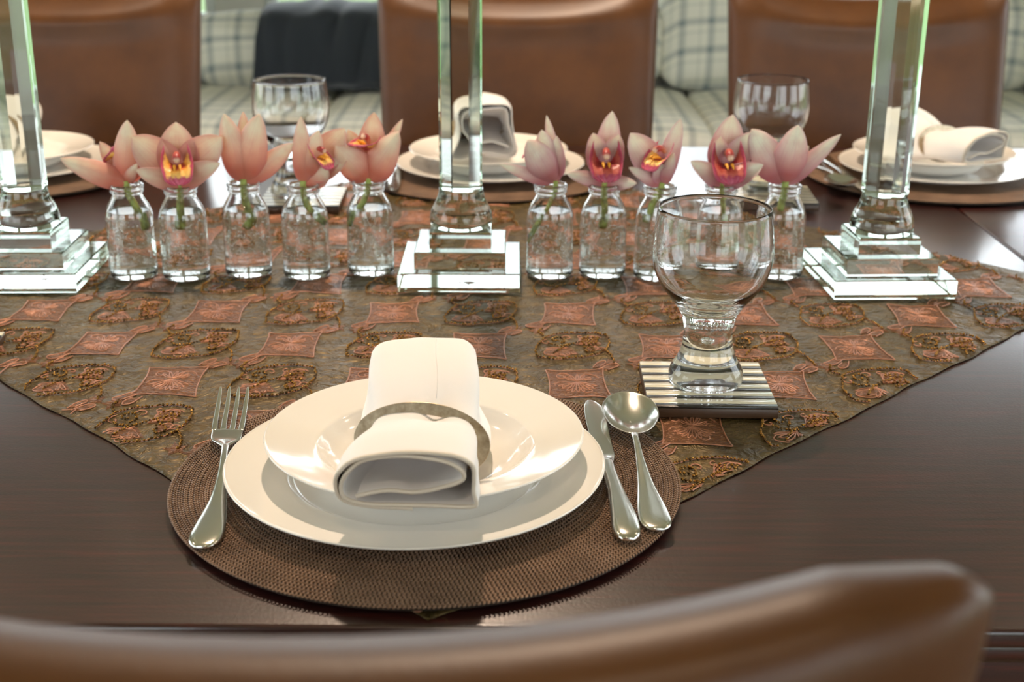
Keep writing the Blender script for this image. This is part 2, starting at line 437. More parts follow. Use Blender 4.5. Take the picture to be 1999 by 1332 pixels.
# ------------------------------------------------------------------ dining table
TX0, TX1, TY0, TY1 = -1.45, 1.45, 0.716, 2.225
table = tag(empty('dining_table', (0, 1.47, 0)), 'dark glossy mahogany dining table laid for a meal', 'table')
def tpart(o): o.parent = table; o.matrix_parent_inverse = Matrix.Translation((0, -1.47, 0)); return o
seams = [TX0, -0.700, 0.6135, TX1]
for a, b in zip(seams[:-1], seams[1:]):
    tpart(box('table_leaf', (a+.0009, TY0, T-.014), (b-.0009, TY1, T), m_wood, None, .0035, 3))
tpart(box('edge_moulding', (TX0+.012, TY0+.012, T-.034), (TX1-.012, TY1-.012, T-.0141), m_wood, None, .008, 3))
for lo, hi in (((TX0+.08, TY0+.07, T-.115), (TX1-.08, TY0+.095, T-.0345)), ((TX0+.08, TY1-.095, T-.115), (TX1-.08, TY1-.07, T-.0345)),
               ((TX0+.08, TY0+.096, T-.115), (TX0+.105, TY1-.096, T-.0345)), ((TX1-.105, TY0+.096, T-.115), (TX1-.08, TY1-.096, T-.0345))):
    tpart(box('apron', lo, hi, m_wood, None, .003))
for sx_ in (TX0+.16, TX1-.16):
    for sy_ in (TY0+.15, TY1-.15):
        o = lathe('leg', [(0, 0), (.022, 0), (.03, .03), (.026, .08), (.038, .3), (.045, .55), (.05, .6), (.05, T-.036), (0, T-.036)], m_wood, None, 24, True, (sx_, sy_, 0), 40)
        tpart(o)

# ------------------------------------------------------------------ dining chairs
def make_chair():
    root = empty('dining_chair', (0, 0, 0))      # origin on the floor under the backrest; sitter looks to +y
    W, TH, ZB, ZT = 0.245, 0.034, 0.40, 0.975
    nu, nv = 41, 33
    V = []
    def P(u, v, side):
        ztop = ZT + 0.019*min(1, (abs(u)/0.78))**2.2 - 0.008*max(0, (abs(u)-0.93)/0.07)**2
        z = ZB + (ztop-ZB)*((v+1)/2)
        wz = W*(0.93 + 0.07*((v+1)/2))
        x = u*wz
        edge = max(0.0, (1-abs(u)**9))**0.5 * max(0.0, (1-abs(v)**16))**0.5
        th = TH*(0.10+0.90*edge) if edge > 0 else TH*0.10
        puff = 0.006*math.cos(u*PI/2)*max(0, math.cos(v*PI/2))
        yc = -0.10*((v+1)/2)**1.5 + 0.022*u*u
        if side > 0 and v > 0.5:
            puff += 0.012*math.exp(-((v-0.86)/0.07)**2)*math.exp(-(u/0.8)**4)
        return (x, yc + side*(th + puff), z)
    us = [math.sin(k*PI/2) if False else k for k in np.tanh(np.linspace(-2.2, 2.2, nu))/math.tanh(2.2)]
    vs_ = list(np.tanh(np.linspace(-2.2, 2.2, nv))/math.tanh(2.2))
    for side in (1, -1):
        for u in us:
            for v in vs_: V.append(P(u, v, side))
    F = grid_faces(nu, nv) + [tuple(reversed(f)) for f in grid_faces(nu, nv, False, nu*nv)]
    o2 = nu*nv
    def strip(idx):
        for a, b in zip(idx[:-1], idx[1:]): F.append((a, b, b+o2, a+o2))
    strip([i*nv for i in range(nu)]); strip([i*nv+nv-1 for i in range(nu)]); strip(list(range(nv))); strip([(nu-1)*nv+j for j in range(nv)])
    fixn(mesh_obj('backrest', V, F, m_leather, root))
    # piped seams along the two sides of the front face
    # seat cushion
    box('seat', (-.235, .03, .40), (.235, .47, .475), m_leather, root, .022, 4)
    box('seat_rail', (-.225, .02, .34), (.225, .455, .399), m_leather, root, .006, 2)
    for sx_ in (-.2, .2):
        for y0, y1 in ((.43, .44), (.0, -.07)):
            S = []
            for z, w_ in ((0.0, .013), (.17, .016), (.345, .02)):
                yy = y0 + (y1-y0)*(1-z/.345)
                S.append([(sx_+a*w_, yy+b*w_, z) for a, b in ((-1, -1), (1, -1), (1, 1), (-1, 1))])
            loft('leg', S, m_darkwood, root, smooth=False)
    return root
chair0 = make_chair()
GC = 'brown leather chairs around the table'
# near chair: its back top shows at the bottom of the picture
chair0.location = (-0.074, 0.352+.085, 0); chair0.scale = (0.9, 1, 0.9965); chair0.rotation_euler = (0, 0, math.radians(0.0))
tag(chair0, 'brown leather dining chair nearest the viewer, seen from behind along the bottom edge', 'chair', GC)
far = 2.345
for x, lab, a in ((0.007, 'brown leather dining chair facing the viewer behind the middle crystal candlestick', 0),
               (-0.79, 'brown leather dining chair behind the table at the far left, beside the plaid cushion', 0),
               (0.617, 'brown leather dining chair at the far right, behind the right crystal candlestick', 0)):
    clone(chair0, (x, far-.02, 0), PI + math.radians(a), lab, GC, (1, 1, 1))

# ------------------------------------------------------------------ table runner (square cloth laid as a diamond)
RC = (-0.050, 1.4215); RH = 0.707       # centre, half diagonal
def hcloth(x, y):
    """height of the cloth above the table (metres)"""
    x = np.asarray(x, float); y = np.asarray(y, float)
    h = 0.0021 + 0.0005*np.sin(61*x+23*y+1.3)*np.sin(47*y-19*x) + 0.0005*np.sin(118*x-73*y+.4) * np.sin(96*y+54*x+2.1) + 0.00028*np.sin(230*x+160*y)*np.sin(210*y-140*x)
    return np.clip(h, 0.0008, 0.0036)
root_run = tag(empty('table_runner', (RC[0], RC[1], T)), 'olive and copper embroidered beaded cloth laid diagonally across the dark table', 'tablecloth')
n_ = 240
side = RH/math.sqrt(2)*2
st_ = np.linspace(-side/2, side/2, n_)
A, B = np.meshgrid(st_, st_, indexing='ij')
# slightly wavy, hand-cut borders
wob = lambda q, s_: 0.0012*np.sin(31*q+s_)+0.0009*np.sin(87*q+2*s_)
ka = np.clip((np.abs(A)-side/2*.9)/(side/2*.1), 0, 1); kb = np.clip((np.abs(B)-side/2*.9)/(side/2*.1), 0, 1)
A2 = A + np.sign(A)*ka*wob(B, 1.0) - np.sign(A)*ka*0.004*(np.abs(B)/(side/2))**14; B2 = B + np.sign(B)*kb*wob(A, 2.0) - np.sign(B)*kb*0.004*(np.abs(A)/(side/2))**14
cx_, cy_ = (A2-B2)/math.sqrt(2), (A2+B2)/math.sqrt(2)
Hh = hcloth(cx_, cy_)
edge_d = np.minimum(side/2-np.abs(A), side/2-np.abs(B))
Hh = np.where(edge_d < 0.006, 0.0008+Hh*0.4, Hh)
V = np.stack([cx_, cy_, Hh], -1).reshape(-1, 3)
idx = np.arange(n_*n_).reshape(n_, n_)
F = np.stack([idx[:-1, :-1], idx[1:, :-1], idx[1:, 1:], idx[:-1, 1:]], -1).reshape(-1, 4)
cloth = mesh_obj('satin_ground', V, F, m_satin, root_run)
mod_solid(cloth, 0.0006, -1)
def inside(x, y, margin): return (abs(x)+abs(y)) < RH - margin*math.sqrt(2)
# generic accumulators
ICO_V = []; ICO_F = None
def ico(sub):
    bm = bmesh.new(); bmesh.ops.create_icosphere(bm, subdivisions=sub, radius=1)
    v = np.array([tuple(q.co) for q in bm.verts]); f = np.array([[q.index for q in p.verts] for p in bm.faces]); bm.free(); return v, f
ico1, ico2 = ico(1), ico(2)
def beads_mesh(name, pts, r, m, parent, hi=False):
    iv, if_ = ico2 if hi else ico1
    pts = np.asarray(pts); k = len(pts)
    rr = np.broadcast_to(np.asarray(r, float), (k,))
    V = (pts[:, None, :] + iv[None]*rr[:, None, None]).reshape(-1, 3)
    F = (if_[None] + (np.arange(k)*len(iv))[:, None, None]).reshape(-1, 3)
    o = mesh_obj(name, V, F, m, parent); return o
def resample(P, step):
    P = np.asarray(P, float); d = np.r_[0, np.cumsum(np.linalg.norm(np.diff(P, axis=0), axis=1))]
    k = max(2, int(d[-1]/step)+1); s_ = np.linspace(0, d[-1], k)
    return np.stack([np.interp(s_, d, P[:, i]) for i in range(P.shape[1])], -1)
def spiral(cx, cy, r0, r1, a0, a1, n=26):
    t_ = np.linspace(0, 1, n); r = r0+(r1-r0)*t_; a = np.radians(a0+(a1-a0)*t_)
    return np.stack([cx+r*np.cos(a), cy+r*np.sin(a)], -1)
def cords_mesh(name, paths, rad, parent, m, lift=0.0):
    V, F = [], []; off = 0
    for P in paths:
        P = resample(P, 0.0022)
        keep = np.array([inside(p[0], p[1], 0.003) for p in P])
        if keep.sum() < 3: continue
        if not keep.all():
            i = np.argmin(keep) if keep[0] else 0
            runs = []; cur = []
            for q, kf in zip(P, keep):
                if kf: cur.append(q)
                elif len(cur) > 2: runs.append(cur); cur = []
                else: cur = []
            if len(cur) > 2: runs.append(cur)
        else: runs = [P]
        for R in runs:
            R = np.asarray(R); tn = np.gradient(R, axis=0); tn /= np.linalg.norm(tn, axis=1)[:, None]+1e-9
            nn = np.stack([-tn[:, 1], tn[:, 0]], -1)
            z = hcloth(R[:, 0], R[:, 1])+lift
            k = len(R)
            for s_, dz in ((-1, 0.0), (-.6, .8), (.6, .8), (1, 0.0)):
                V.append(np.c_[R+nn*rad*s_, z+rad*dz*1.3])
            base = off; off += 4*k
            for q in range(3):
                a = base+q*k+np.arange(k-1); b = a+1; c = a+k+1; d = a+k
                F.append(np.stack([a, b, c, d], -1))
    if not V: return None
    return mesh_obj(name, np.vstack(V), np.vstack(F), m, parent)
CELL, CELLY = 0.0912, 0.1
def place(P, cx, cy, s=1.0, rot=0.0, mirror=False):
    P = np.asarray(P, float)*np.array([.84, 1.10])
    if mirror: P[:, 0] *= -1
    c, s_ = math.cos(rot), math.sin(rot)
    return np.c_[cx+s*(c*P[:, 0]-s_*P[:, 1]), cy+s*(s_*P[:, 0]+c*P[:, 1])]
# motif A: square patch with curved sides, pointed corners and finger tails
def patch_outline():
    r = 0.0325; pts = []
    corners = [(-r, -r*.95), (r, -r), (r*.96, r), (-r*.94, r*.92)]
    for k in range(4):
        a = np.array(corners[k]); b = np.array(corners[(k+1) % 4]); mid = (a+b)/2*0.80
        for t_ in np.linspace(0, 1, 9)[:-1]:
            pts.append((1-t_)**2*a+2*t_*(1-t_)*mid+t_*t_*b)
    return np.array(pts)
PO = patch_outline()
fingers = [curve_smooth([(-.026, -.030), (-.037, -.040), (-.046, -.041), (-.049, -.036), (-.042, -.031), (-.030, -.024)], 14),
           curve_smooth([(-.020, -.034), (-.026, -.046), (-.034, -.050), (-.036, -.045), (-.029, -.037)], 12),
           curve_smooth([(.026, .030), (.037, .040), (.046, .042), (.048, .037), (.036, .029)], 14),
           curve_smooth([(.020, .034), (.026, .045), (.034, .050), (.036, .045), (.028, .036)], 12)]
inner = [spiral(0.012, 0.010, 0.012, 0.002, 0, 400), spiral(-.013, -.006, .011, .002, 180, -240), spiral(.010, -.016, .009, .002, 90, 430),
         spiral(-.014, .015, .009, .002, 0, 380)]
for k in range(9):          # fan of petals
    a = math.radians(200+k*17); inner.append(curve_smooth([(0, .002), (.013*math.cos(a-.13), .013*math.sin(a-.13)), (.022*math.cos(a), .020*math.sin(a)), (.013*math.cos(a+.13), .013*math.sin(a+.13)), (0, .002)], 12))
for k in range(5):
    a = math.radians(40+k*22); inner.append(curve_smooth([(0, .004), (.012*math.cos(a-.12), .012*math.sin(a-.12)), (.021*math.cos(a), .021*math.sin(a)), (.012*math.cos(a+.12), .012*math.sin(a+.12)), (0, .004)], 10))
def fill_patch(P, cx, cy, rings=4, dome=0.0009):
    """filled polygon, slightly domed, following the cloth"""
    c = P.mean(0); V = [c]; k = len(P)
    for q in range(1, rings+1): V += list(c+(P-c)*(q/rings))
    V = np.array(V); V[1:] = V[1:]
    z = hcloth(V[:, 0], V[:, 1])
    rr = np.r_[0, np.repeat(np.arange(1, rings+1)/rings, k)]
    z = z + dome*np.clip(1-rr**6, 0, 1)+0.00015
    F = [(0, 1+i, 1+(i+1) % k) for i in range(k)]
    for q in range(rings-1):
        o_ = 1+q*k
        for i in range(k):
            i2 = (i+1) % k; F.append((o_+i, o_+k+i, o_+k+i2, o_+i2))
    return np.c_[V, z], F
def patches_obj(name, polys, parent, m=None):
    V, F = [], []; off = 0
    for P in polys:
        v, f = fill_patch(P, 0, 0); V.append(v); F += [tuple(i+off for i in q) for q in f]; off += len(v)
    return mesh_obj(name, np.vstack(V), F, m or m_thread, parent)
# motif B: beaded frame with a leaf spray and a swirl
frame_B = [curve_smooth([(-.040, -.030), (-.043, -.010), (-.036, .012), (-.030, .024), (-.006, .034), (.022, .036), (.040, .030)], 40),
           curve_smooth([(.040, .030), (.043, .012), (.038, -.008), (.026, -.022), (.006, -.030), (-.018, -.034), (-.040, -.030)], 40),
           curve_smooth([(-.034, .026), (-.040, .036), (-.036, .046)], 10), curve_smooth([(.036, -.010), (.044, -.026), (.046, -.044)], 12)]
spray = [spiral(-.018, .014, .010, .003, -60, 300), curve_smooth([(-.022, -.020), (-.012, -.006), (.002, .006), (.016, .014), (.030, .018)], 20),
         spiral(.018, -.010, .009, .0025, 120, -220), curve_smooth([(-.006, -.002), (-.020, -.002), (-.028, .004)], 10)]
cluster = [(.012+.0052*i+.0017*(j % 2), .010+.0046*j-.001*i) for i in range(4) for j in range(-1, 4)]
leafB = [curve_smooth([(-.006, -.004), (-.016, -.008), (-.030, -.012), (-.033, -.020), (-.022, -.025), (-.010, -.020), (-.003, -.010)], 16),
         curve_smooth([(.004, .004), (.010, .020), (.022, .029), (.030, .024), (.026, .012), (.012, .006)], 16),
         curve_smooth([(.016, -.014), (.026, -.010), (.030, -.002), (.024, .002), (.016, -.004)], 12)]
fans = [np.array([(-.006+.024*math.cos(a)*(1+.10*math.cos(9*(a-3.3))), -.004+.020*math.sin(a)*(1+.10*math.cos(9*(a-3.3)))) for a in np.linspace(3.1, 5.3, 22)]+[(-.004, -.003)]),
        np.array([(.008+.024*math.cos(a)*(1+.10*math.cos(11*(a-.1))), .006+.020*math.sin(a)*(1+.10*math.cos(11*(a-.1)))) for a in np.linspace(-.05, 1.6, 20)]+[(.006, .004)])]
scallop = []
for k in range(6):
    a = math.radians(190+k*22); cxs, cys = -.008, -.006
    scallop.append(curve_smooth([(cxs, cys), (cxs+.014*math.cos(a-.16), cys+.014*math.sin(a-.16)), (cxs+.024*math.cos(a), cys+.019*math.sin(a)), (cxs+.014*math.cos(a+.16), cys+.014*math.sin(a+.16)), (cxs, cys)], 10))
for k in range(5):
    a = math.radians(10+k*18); scallop.append(curve_smooth([(.008, .006), (.008+.012*math.cos(a-.15), .006+.012*math.sin(a-.15)), (.008+.024*math.cos(a), .006+.021*math.sin(a)), (.008+.012*math.cos(a+.15), .006+.012*math.sin(a+.15)), (.008, .006)], 10))
curls = [spiral(-.030, .010, .007, .0015, 90, 420, 18), spiral(.032, -.006, .006, .0015, 0, 330, 18), spiral(-.012, -.026, .006, .0015, 180, 500, 18), spiral(.010, .028, .006, .0015, 0, -330, 18), spiral(-.006, .022, .007, .0015, 200, -120, 18), spiral(.026, .020, .009, .0015, 20, 380, 18)]
star = [(0.0125*math.cos(a)*(1 if k % 2 else .5), 0.0125*math.sin(a)*(1 if k % 2 else .5)) for k, a in enumerate(np.linspace(0, 2*PI, 11)[:-1])]
BX = [(-0.426, 1.447), (-0.366, 1.444), (-0.299, 1.459), (-0.232, 1.453), (-0.161, 1.468), (0.042, 1.460), (0.102, 1.464), (0.163, 1.455), (0.233, 1.466), (0.303, 1.464)]
def clear_of(x, y):        # beads keep off the spots where things stand flat on the cloth
    if any(math.hypot(x-a, y-b) < .0275 for a, b in BX): return False
    if any(abs(x-a) < .068 and abs(y-b) < .068 for a, b in ((-0.0575, 1.4545), (-0.538, 1.444), (0.408, 1.44))): return False
    if any(abs(x-a) < .056 and abs(y-b) < .056 for a, b in ((0.1705, 1.0955), (-0.287, 1.79), (0.362, 1.822))): return False
    return all(math.hypot(x-a, y-b) > .189 for a, b in ((-0.0633, 0.9152), (-0.037, 1.985), (0.632, 1.992), (-0.748, 1.975)))
OXW, OYW = -0.306-RC[0], 1.122-RC[1]
OX, OY = OXW, OYW
K = int(RH/CELL)+7
r2 = random.Random(3)
SLANT = 0.20
for i in range(-K, K+1):
    for j in range(-K, K+1):
        cx = i*CELL + OX; cy = j*CELLY + OY
        if not inside(cx, cy, -0.03): continue
        near = cy+RC[1] < 1.32
        rot = r2.uniform(-.06, .06); s = r2.uniform(.95, 1.05)
        if (i+j) % 2 == 0:
            P = place(PO, cx, cy, s, rot)
            polys = []
            for poly in [P]+[place(f, cx, cy, s, rot) for f in fingers]:
                ok = np.array([inside(p[0], p[1], .002) for p in poly])
                if ok.all(): polys.append(poly)
                elif ok.mean() > .25:
                    q = poly.copy()
                    for t_ in range(len(q)):
                        e_ = abs(q[t_, 0])+abs(q[t_, 1]); lim = RH-.003*math.sqrt(2)
                        if e_ > lim: q[t_] *= lim/e_
                    polys.append(q)
            if not polys: continue
            ob = patches_obj('embroidered_square', polys, root_run)
            cords = [np.vstack([P, P[:1]])]+[place(f, cx, cy, s, rot) for f in fingers]+[place(q, cx, cy, s, rot) for q in inner]
            cords_mesh('outline_cord', cords, 0.00062, ob, m_cord, 0.0007)
        else:
            if not inside(cx, cy, -0.02): continue
            cords = [place(q, cx, cy, s, rot) for q in frame_B+scallop+leafB+curls]
            ob = cords_mesh('embroidered_spray', cords, 0.00058, root_run, m_cord, 0.0004)
            if ob is None: continue
            par = ob
            for q in [place(f, cx, cy, s, rot) for f in leafB+fans]+[place(np.array(star)+np.array(c_), cx, cy, s, rot) for c_ in ((-.041, .043), (.043, -.043))]:
                if all(inside(p[0], p[1], .002) for p in q): patches_obj('embroidered_leaf', [q], ob)
            pts = []
            for q in frame_B+spray: pts.append(resample(place(q, cx, cy, s, rot), 0.0030))
            pts.append(place(np.array(cluster), cx, cy, s, rot))
            pts = np.vstack(pts); pts += np.array([[r2.gauss(0, .00035), r2.gauss(0, .00035)] for _ in pts])
            pts = np.array([p for p in pts if inside(p[0], p[1], .003) and clear_of(p[0]+RC[0], p[1]+RC[1])])
            if len(pts) > 3:
                big = np.array([r2.random() < .8 for _ in pts])
                rad = np.where(np.array([r2.random() for _ in pts]) < .35, .00135, .00105)
                z = hcloth(pts[:, 0], pts[:, 1])+rad*.8+.0005
                o = beads_mesh('beads', np.c_[pts, z], rad, m_bead, par, near); o['kind'] = 'stuff'
                o.data.materials.append(m_beadd)
                kf = len(o.data.polygons)//len(pts)
                o.data.polygons.foreach_set('material_index', np.repeat((~big).astype(np.int32), kf))
# frayed threads on the cut border
thr = []
for k in range(260):
    q = r2.uniform(-.98, .98)*side/2; sgn = r2.choice((-1, 1)); which = r2.random() < .5
    a_, b_ = (sgn*(side/2-.001), q) if which else (q, sgn*(side/2-.001))
    ln = r2.uniform(.002, .006); d_ = r2.gauss(0, .6)
    p0 = np.array([(a_-b_)/math.sqrt(2), (a_+b_)/math.sqrt(2)]); out = p0/np.linalg.norm(p0); ang = math.atan2(*(np.array([(sgn if which else 0)-(0 if which else sgn), (sgn if which else 0)+(0 if which else sgn)])[::-1]))+d_
    p1 = p0+ln*.5*np.array([math.cos(ang), math.sin(ang)]); p2 = p1+ln*.5*np.array([math.cos(ang+r2.gauss(0, .8)), math.sin(ang+r2.gauss(0, .8))])
    if p2[1]+RC[1] < TY0+.002: continue
    thr.append(np.array([[*p0, .0014], [*p1, .0016], [*p2, .0006]]))
V, F = [], []
for P in thr:
    v, f = tube_arrays(P, .00016, 3, False); off = len(V); V += v; F += [tuple(i_+off for i_ in q) for q in f]
o = mesh_obj('frayed_threads', V, F, m_satin, root_run); o['kind'] = 'stuff'

# ------------------------------------------------------------------ woven round placemat
MATH = 0.0085                # top of the placemat above the table
def make_mat():
    root = empty('placemat')
    R = 0.19; pitch = 0.00372
    lathe('backing', [(0, .0038), (R-.003, .0038), (R-.0018, .0050), (R-.003, .0068), (0, .0068)], m_matback, root, 96)
    V, F = [], []
    prim_v = []
    for (x, a_) in ((-.55, .72), (.55, .72)):
        for k in range(4):
            th = PI/4+k*PI/2; prim_v.append((x, a_*math.cos(th), a_*math.sin(th)))
    prim_v += [(-1, 0, 0), (1, 0, 0)]; prim_v = np.array(prim_v)
    pf = []
    for k in range(4):
        k2 = (k+1) % 4; pf += [(k, k2, 4+k2), (k, 4+k2, 4+k), (8, k2, k), (9, 4+k, 4+k2)]
    pf = np.array(pf)
    C, ANG, RR = [], [], []
    k = 0; r = R-pitch*.5
    while r > .10:
        nst = max(8, int(2*PI*r/.0031)); ph = (k % 2)*.5
        a = (np.arange(nst)+ph)*2*PI/nst
        for s_ in (-1, 1):
            rr = r+s_*pitch*.24
            C.append(np.c_[rr*np.cos(a), rr*np.sin(a), np.full(nst, .0072)]); ANG.append(a+PI/2+s_*.62)
        r -= pitch; k += 1
    C = np.vstack(C); ANG = np.concatenate(ANG)
    sc_ = np.array([.0018, .00086, .00125]); pv = prim_v*sc_
    ca, sa = np.cos(ANG), np.sin(ANG)
    X = pv[None, :, 0]*ca[:, None]-pv[None, :, 1]*sa[:, None]; Y = pv[None, :, 0]*sa[:, None]+pv[None, :, 1]*ca[:, None]
    Z = np.broadcast_to(pv[None, :, 2], X.shape)
    V = (np.stack([X, Y, Z], -1)+C[:, None, :]).reshape(-1, 3)
    F = (pf[None]+(np.arange(len(C))*10)[:, None, None]).reshape(-1, 3)
    o = mesh_obj('braid', V, F, m_braid, root); o['kind'] = 'stuff'
    # hidden middle under the plates: plain coils
    prof = []; r = .100
    V2, F2 = [], []
    k = 0
    while r > .004:
        v, f = tube_arrays([(r*math.cos(a), r*math.sin(a), .0066) for a in np.linspace(0, 2*PI, 49)], .0016, 4, False)
        off = len(V2); V2 += v; F2 += [tuple(q+off for q in ff) for ff in f]; r -= pitch
    mesh_obj('centre_coil', V2, F2, m_braid, root)
    return root
GM = 'round braided placemats'
NEAR = (-0.0633, 0.9152)
mat0 = make_mat(); mat0.location = (NEAR[0], NEAR[1], T)
tag(mat0, 'round brown braided placemat nearest the viewer, under the large white plates', 'placemat', GM)
FARS = [(-0.037, 1.985), (0.632, 1.992), (-0.748, 1.975)]
FN = ['middle far', 'right far', 'left far']
FL = ['at the far middle place behind the middle candlestick', 'at the far right place behind the right candlestick', 'at the far left place behind the left candlestick']
for (x, y), l in zip(FARS, FL): clone(mat0, (x, y, T), rnd.uniform(0, 3), 'round brown braided placemat ' + l, GM)

# ------------------------------------------------------------------ plates
def ring_plate(name, outer, m, zrot=0):
    return lathe(name, outer, m, None, 160)
PL0 = MATH
charger_prof = smooth_prof([(0.0, .0035), (.060, .0035), (.082, .0036), (.090, .0050), (.0935, .0085), (.098, .0102), (.110, .0118), (.125, .0136), (.1375, .0152), (.1402, .0161)], 60) + \
               smooth_prof([(.1410, .0157), (.1406, .0147), (.1380, .0134), (.125, .0112), (.110, .0088), (.095, .0060), (.088, .0030), (.084, .0002), (.079, .0001), (.076, .0012), (.05, .0014), (0, .0014)], 46)
def make_plate():
    o = lathe('dinner_plate', charger_prof, m_porc, None, 144); return o
bowl_prof = smooth_prof([(0.0, .0060), (.045, .0062), (.060, .0085), (.070, .0135), (.0775, .0205), (.0815, .0238), (.090, .0258), (.104, .0288), (.1150, .0315), (.1175, .0323)], 60) + \
            smooth_prof([(.1184, .0318), (.1180, .0308), (.1155, .0296), (.104, .0268), (.090, .0236), (.082, .0212), (.0765, .0165), (.069, .0085), (.060, .0038), (.050, .0004), (.046, .0003), (.043, .0022), (.02, .0026), (0, .0026)], 50)
def make_bowl():
    return lathe('soup_plate', bowl_prof, m_porc, None, 144)
plate0 = make_plate(); plate0.location = (-0.0713, 0.9114, T+PL0)
tag(plate0, 'large white dinner plate nearest the viewer, beneath the soup plate', 'plate', 'white dinner plates')
bowl0 = make_bowl(); bowl0.location = (-0.0646, 0.9183, T+PL0+.0038)
tag(bowl0, 'wide-rimmed white soup plate nearest the viewer, holding the ringed napkin', 'plate', 'white soup plates')
for (x, y), l in zip(FARS, FL):
    clone(plate0, (x+.003, y+.002, T+PL0), 0, 'large white dinner plate ' + l, 'white dinner plates')
    clone(bowl0, (x, y+.004, T+PL0+.0038), 0, 'wide-rimmed white soup plate holding a napkin ' + l, 'white soup plates')

# ------------------------------------------------------------------ napkin and ring
def make_napkin():
    root = empty('napkin')
    spiral_pts = [(-.70, .20), (-.3, .27), (.1, .22), (.45, .32), (.75, .44), (.90, .56), (.86, .70), (.6, .83), (.2, .90), (-.2, .90), (-.6, .80), (-.86, .58), (-.93, .36),
                  (-.84, .16), (-.5, .045), (0, .02), (.5, .02), (.95, .03), (1.03, .10), (1.01, .28), (1.02, .50), (.97, .74), (.68, .91), (.2, 1.0), (-.2, 1.0), (-.65, .88), (-.96, .62), (-1.03, .36), (-.93, .10), (-.55, -.03), (0.1, -.05)]
    prof = curve_smooth(spiral_pts, 110)
    def tosq(p, k):             # pushes the rounded section towards a flat-topped box
        x, z = p; zc = z-.5; r = math.hypot(x, zc*2)
        if r < 1e-6: return x, z
        ca, sa = x/r, zc*2/r; sq = 1/max(abs(ca), abs(sa)); f = 1+(min(sq, 1.28)-1)*k
        return x*f, .5+zc*f
    st = [ # t, y, a, b, z0, xc, sq
        (0.00, -.135, .0435, .043, .0475, -.0040, .15), (.12, -.115, .0440, .045, .0475, -.0035, .15), (.30, -.085, .0400, .041, .0455, -.001, .2),
        (.45, -.058, .0362, .034, .0435, .0000, .3), (.58, -.036, .0385, .040, .040, .001, .5), (.75, -.010, .0395, .053, .038, -.001, .8), (.90, .016, .0385, .062, .037, -.003, 1.0), (1.0, .034, .0380, .064, .037, -.004, 1.0)]
    st = np.array(st); ts = np.linspace(0, 1, 34)
    cols = [np.interp(ts, st[:, 0], st[:, k]) for k in range(1, 7)]
    ker = np.array([.25, .5, .25])
    for k in range(6):
        c_ = cols[k].copy()
        for _ in range(3): c_[1:-1] = np.convolve(c_, ker, 'valid')
        cols[k] = c_
    V = []
    for i in range(len(ts)):
        y, a, b, z0, xc, sq = [c_[i] for c_ in cols]
        for jn, p in enumerate(prof):
            x, z = tosq(p, sq)
            s_ = jn/len(prof)
            wob_ = .0012*math.sin(9*s_*PI+ts[i]*5)+.0010*math.sin(14*ts[i]+7*s_*PI)
            pin = math.exp(-((ts[i]-.45)/.07)**2)
            fold = .0035*math.exp(-((x-.35-.5*(ts[i]-.5))/.10)**2)*math.exp(-((ts[i]-.56)/.14)**2) if z > .6 else 0
            V.append((xc+a*x+wob_*.6, y+.004*math.sin(x*2.2+1)*(1 if ts[i] > .9 else 0) + (.006*(z-.3) if ts[i] > .95 else 0) - (.010*(z-.2)*(1-ts[i]/.1) if ts[i] < .1 else 0), z0+b*z+wob_*(1-pin)*.8 - fold - .004*pin*math.exp(-((x-.3)/.2)**2)*(z > .6)))
    F = grid_faces(len(ts), len(prof))
    o = mesh_obj('napkin_fold', V, F, m_napkin, root); mod_solid(o, .0021, 0); mod_subsurf(o, 1)
    # machine-stitched seam down the top
    js = int(np.argmax([p[1]-abs(p[0]-.32)*2 for p in prof]))
    SL = [tuple(np.array(V[i*len(prof)+js])+np.array([0, 0, .0021])) for i in range(20, 33)]
    tube('seam_stitch', SL, .00028, m_stitch, root, 5)
    # rolled hem along the front mouth, from the same edge
    edge = np.array(V[:len(prof)])
    hem = np.array(edge)+np.array([0, -.0002, 0])
    tube('hem', hem, .00145, m_hem, root, 6)
    return root
nap0 = make_napkin(); NB = (-0.0646, 0.9183)
nap0.location = (NB[0], NB[1], T)
tag(nap0, 'white linen napkin rolled through the oval ring nearest the viewer', 'napkin', 'white rolled napkins')
def make_ring():
    S = []; n_ = 96
    for k in range(n_):
        a = 2*PI*k/n_; ca, sa = math.cos(a), math.sin(a)
        o_ = (.0482*ca, .0275*sa); i_ = (.0390*ca, .0190*sa)
        S.append([(o_[0], -.0009, o_[1]), (o_[0], .0009, o_[1]), (i_[0], .0009, i_[1]), (i_[0], -.0009, i_[1])])
    V = [p for s_ in S for p in s_]; F = []
    for i in range(n_):
        for j in range(4):
            i2 = (i+1) % n_; j2 = (j+1) % 4; F.append((i*4+j, i2*4+j, i2*4+j2, i*4+j2))
    o = fixn(mesh_obj('napkin_ring', V, F, m_ring)); 
    bm = bmesh.new(); bm.from_mesh(o.data); bmesh.ops.bevel(bm, geom=[e_ for e_ in bm.edges if e_.calc_face_angle(0) > .8], offset=.0003, segments=1, affect='EDGES'); bm.to_mesh(o.data); bm.free()
    for p in o.data.polygons: p.use_smooth = True
    autosmooth(o, 40)
    return o
ring0 = make_ring(); ring0.location = (NB[0]+.002, NB[1]-.058, T+.0605); ring0.rotation_euler = (math.radians(-22), math.radians(3), math.radians(-5))
tag(ring0, 'flat oval tarnished metal ring around the napkin nearest the viewer', 'napkin ring', 'oval metal napkin rings')
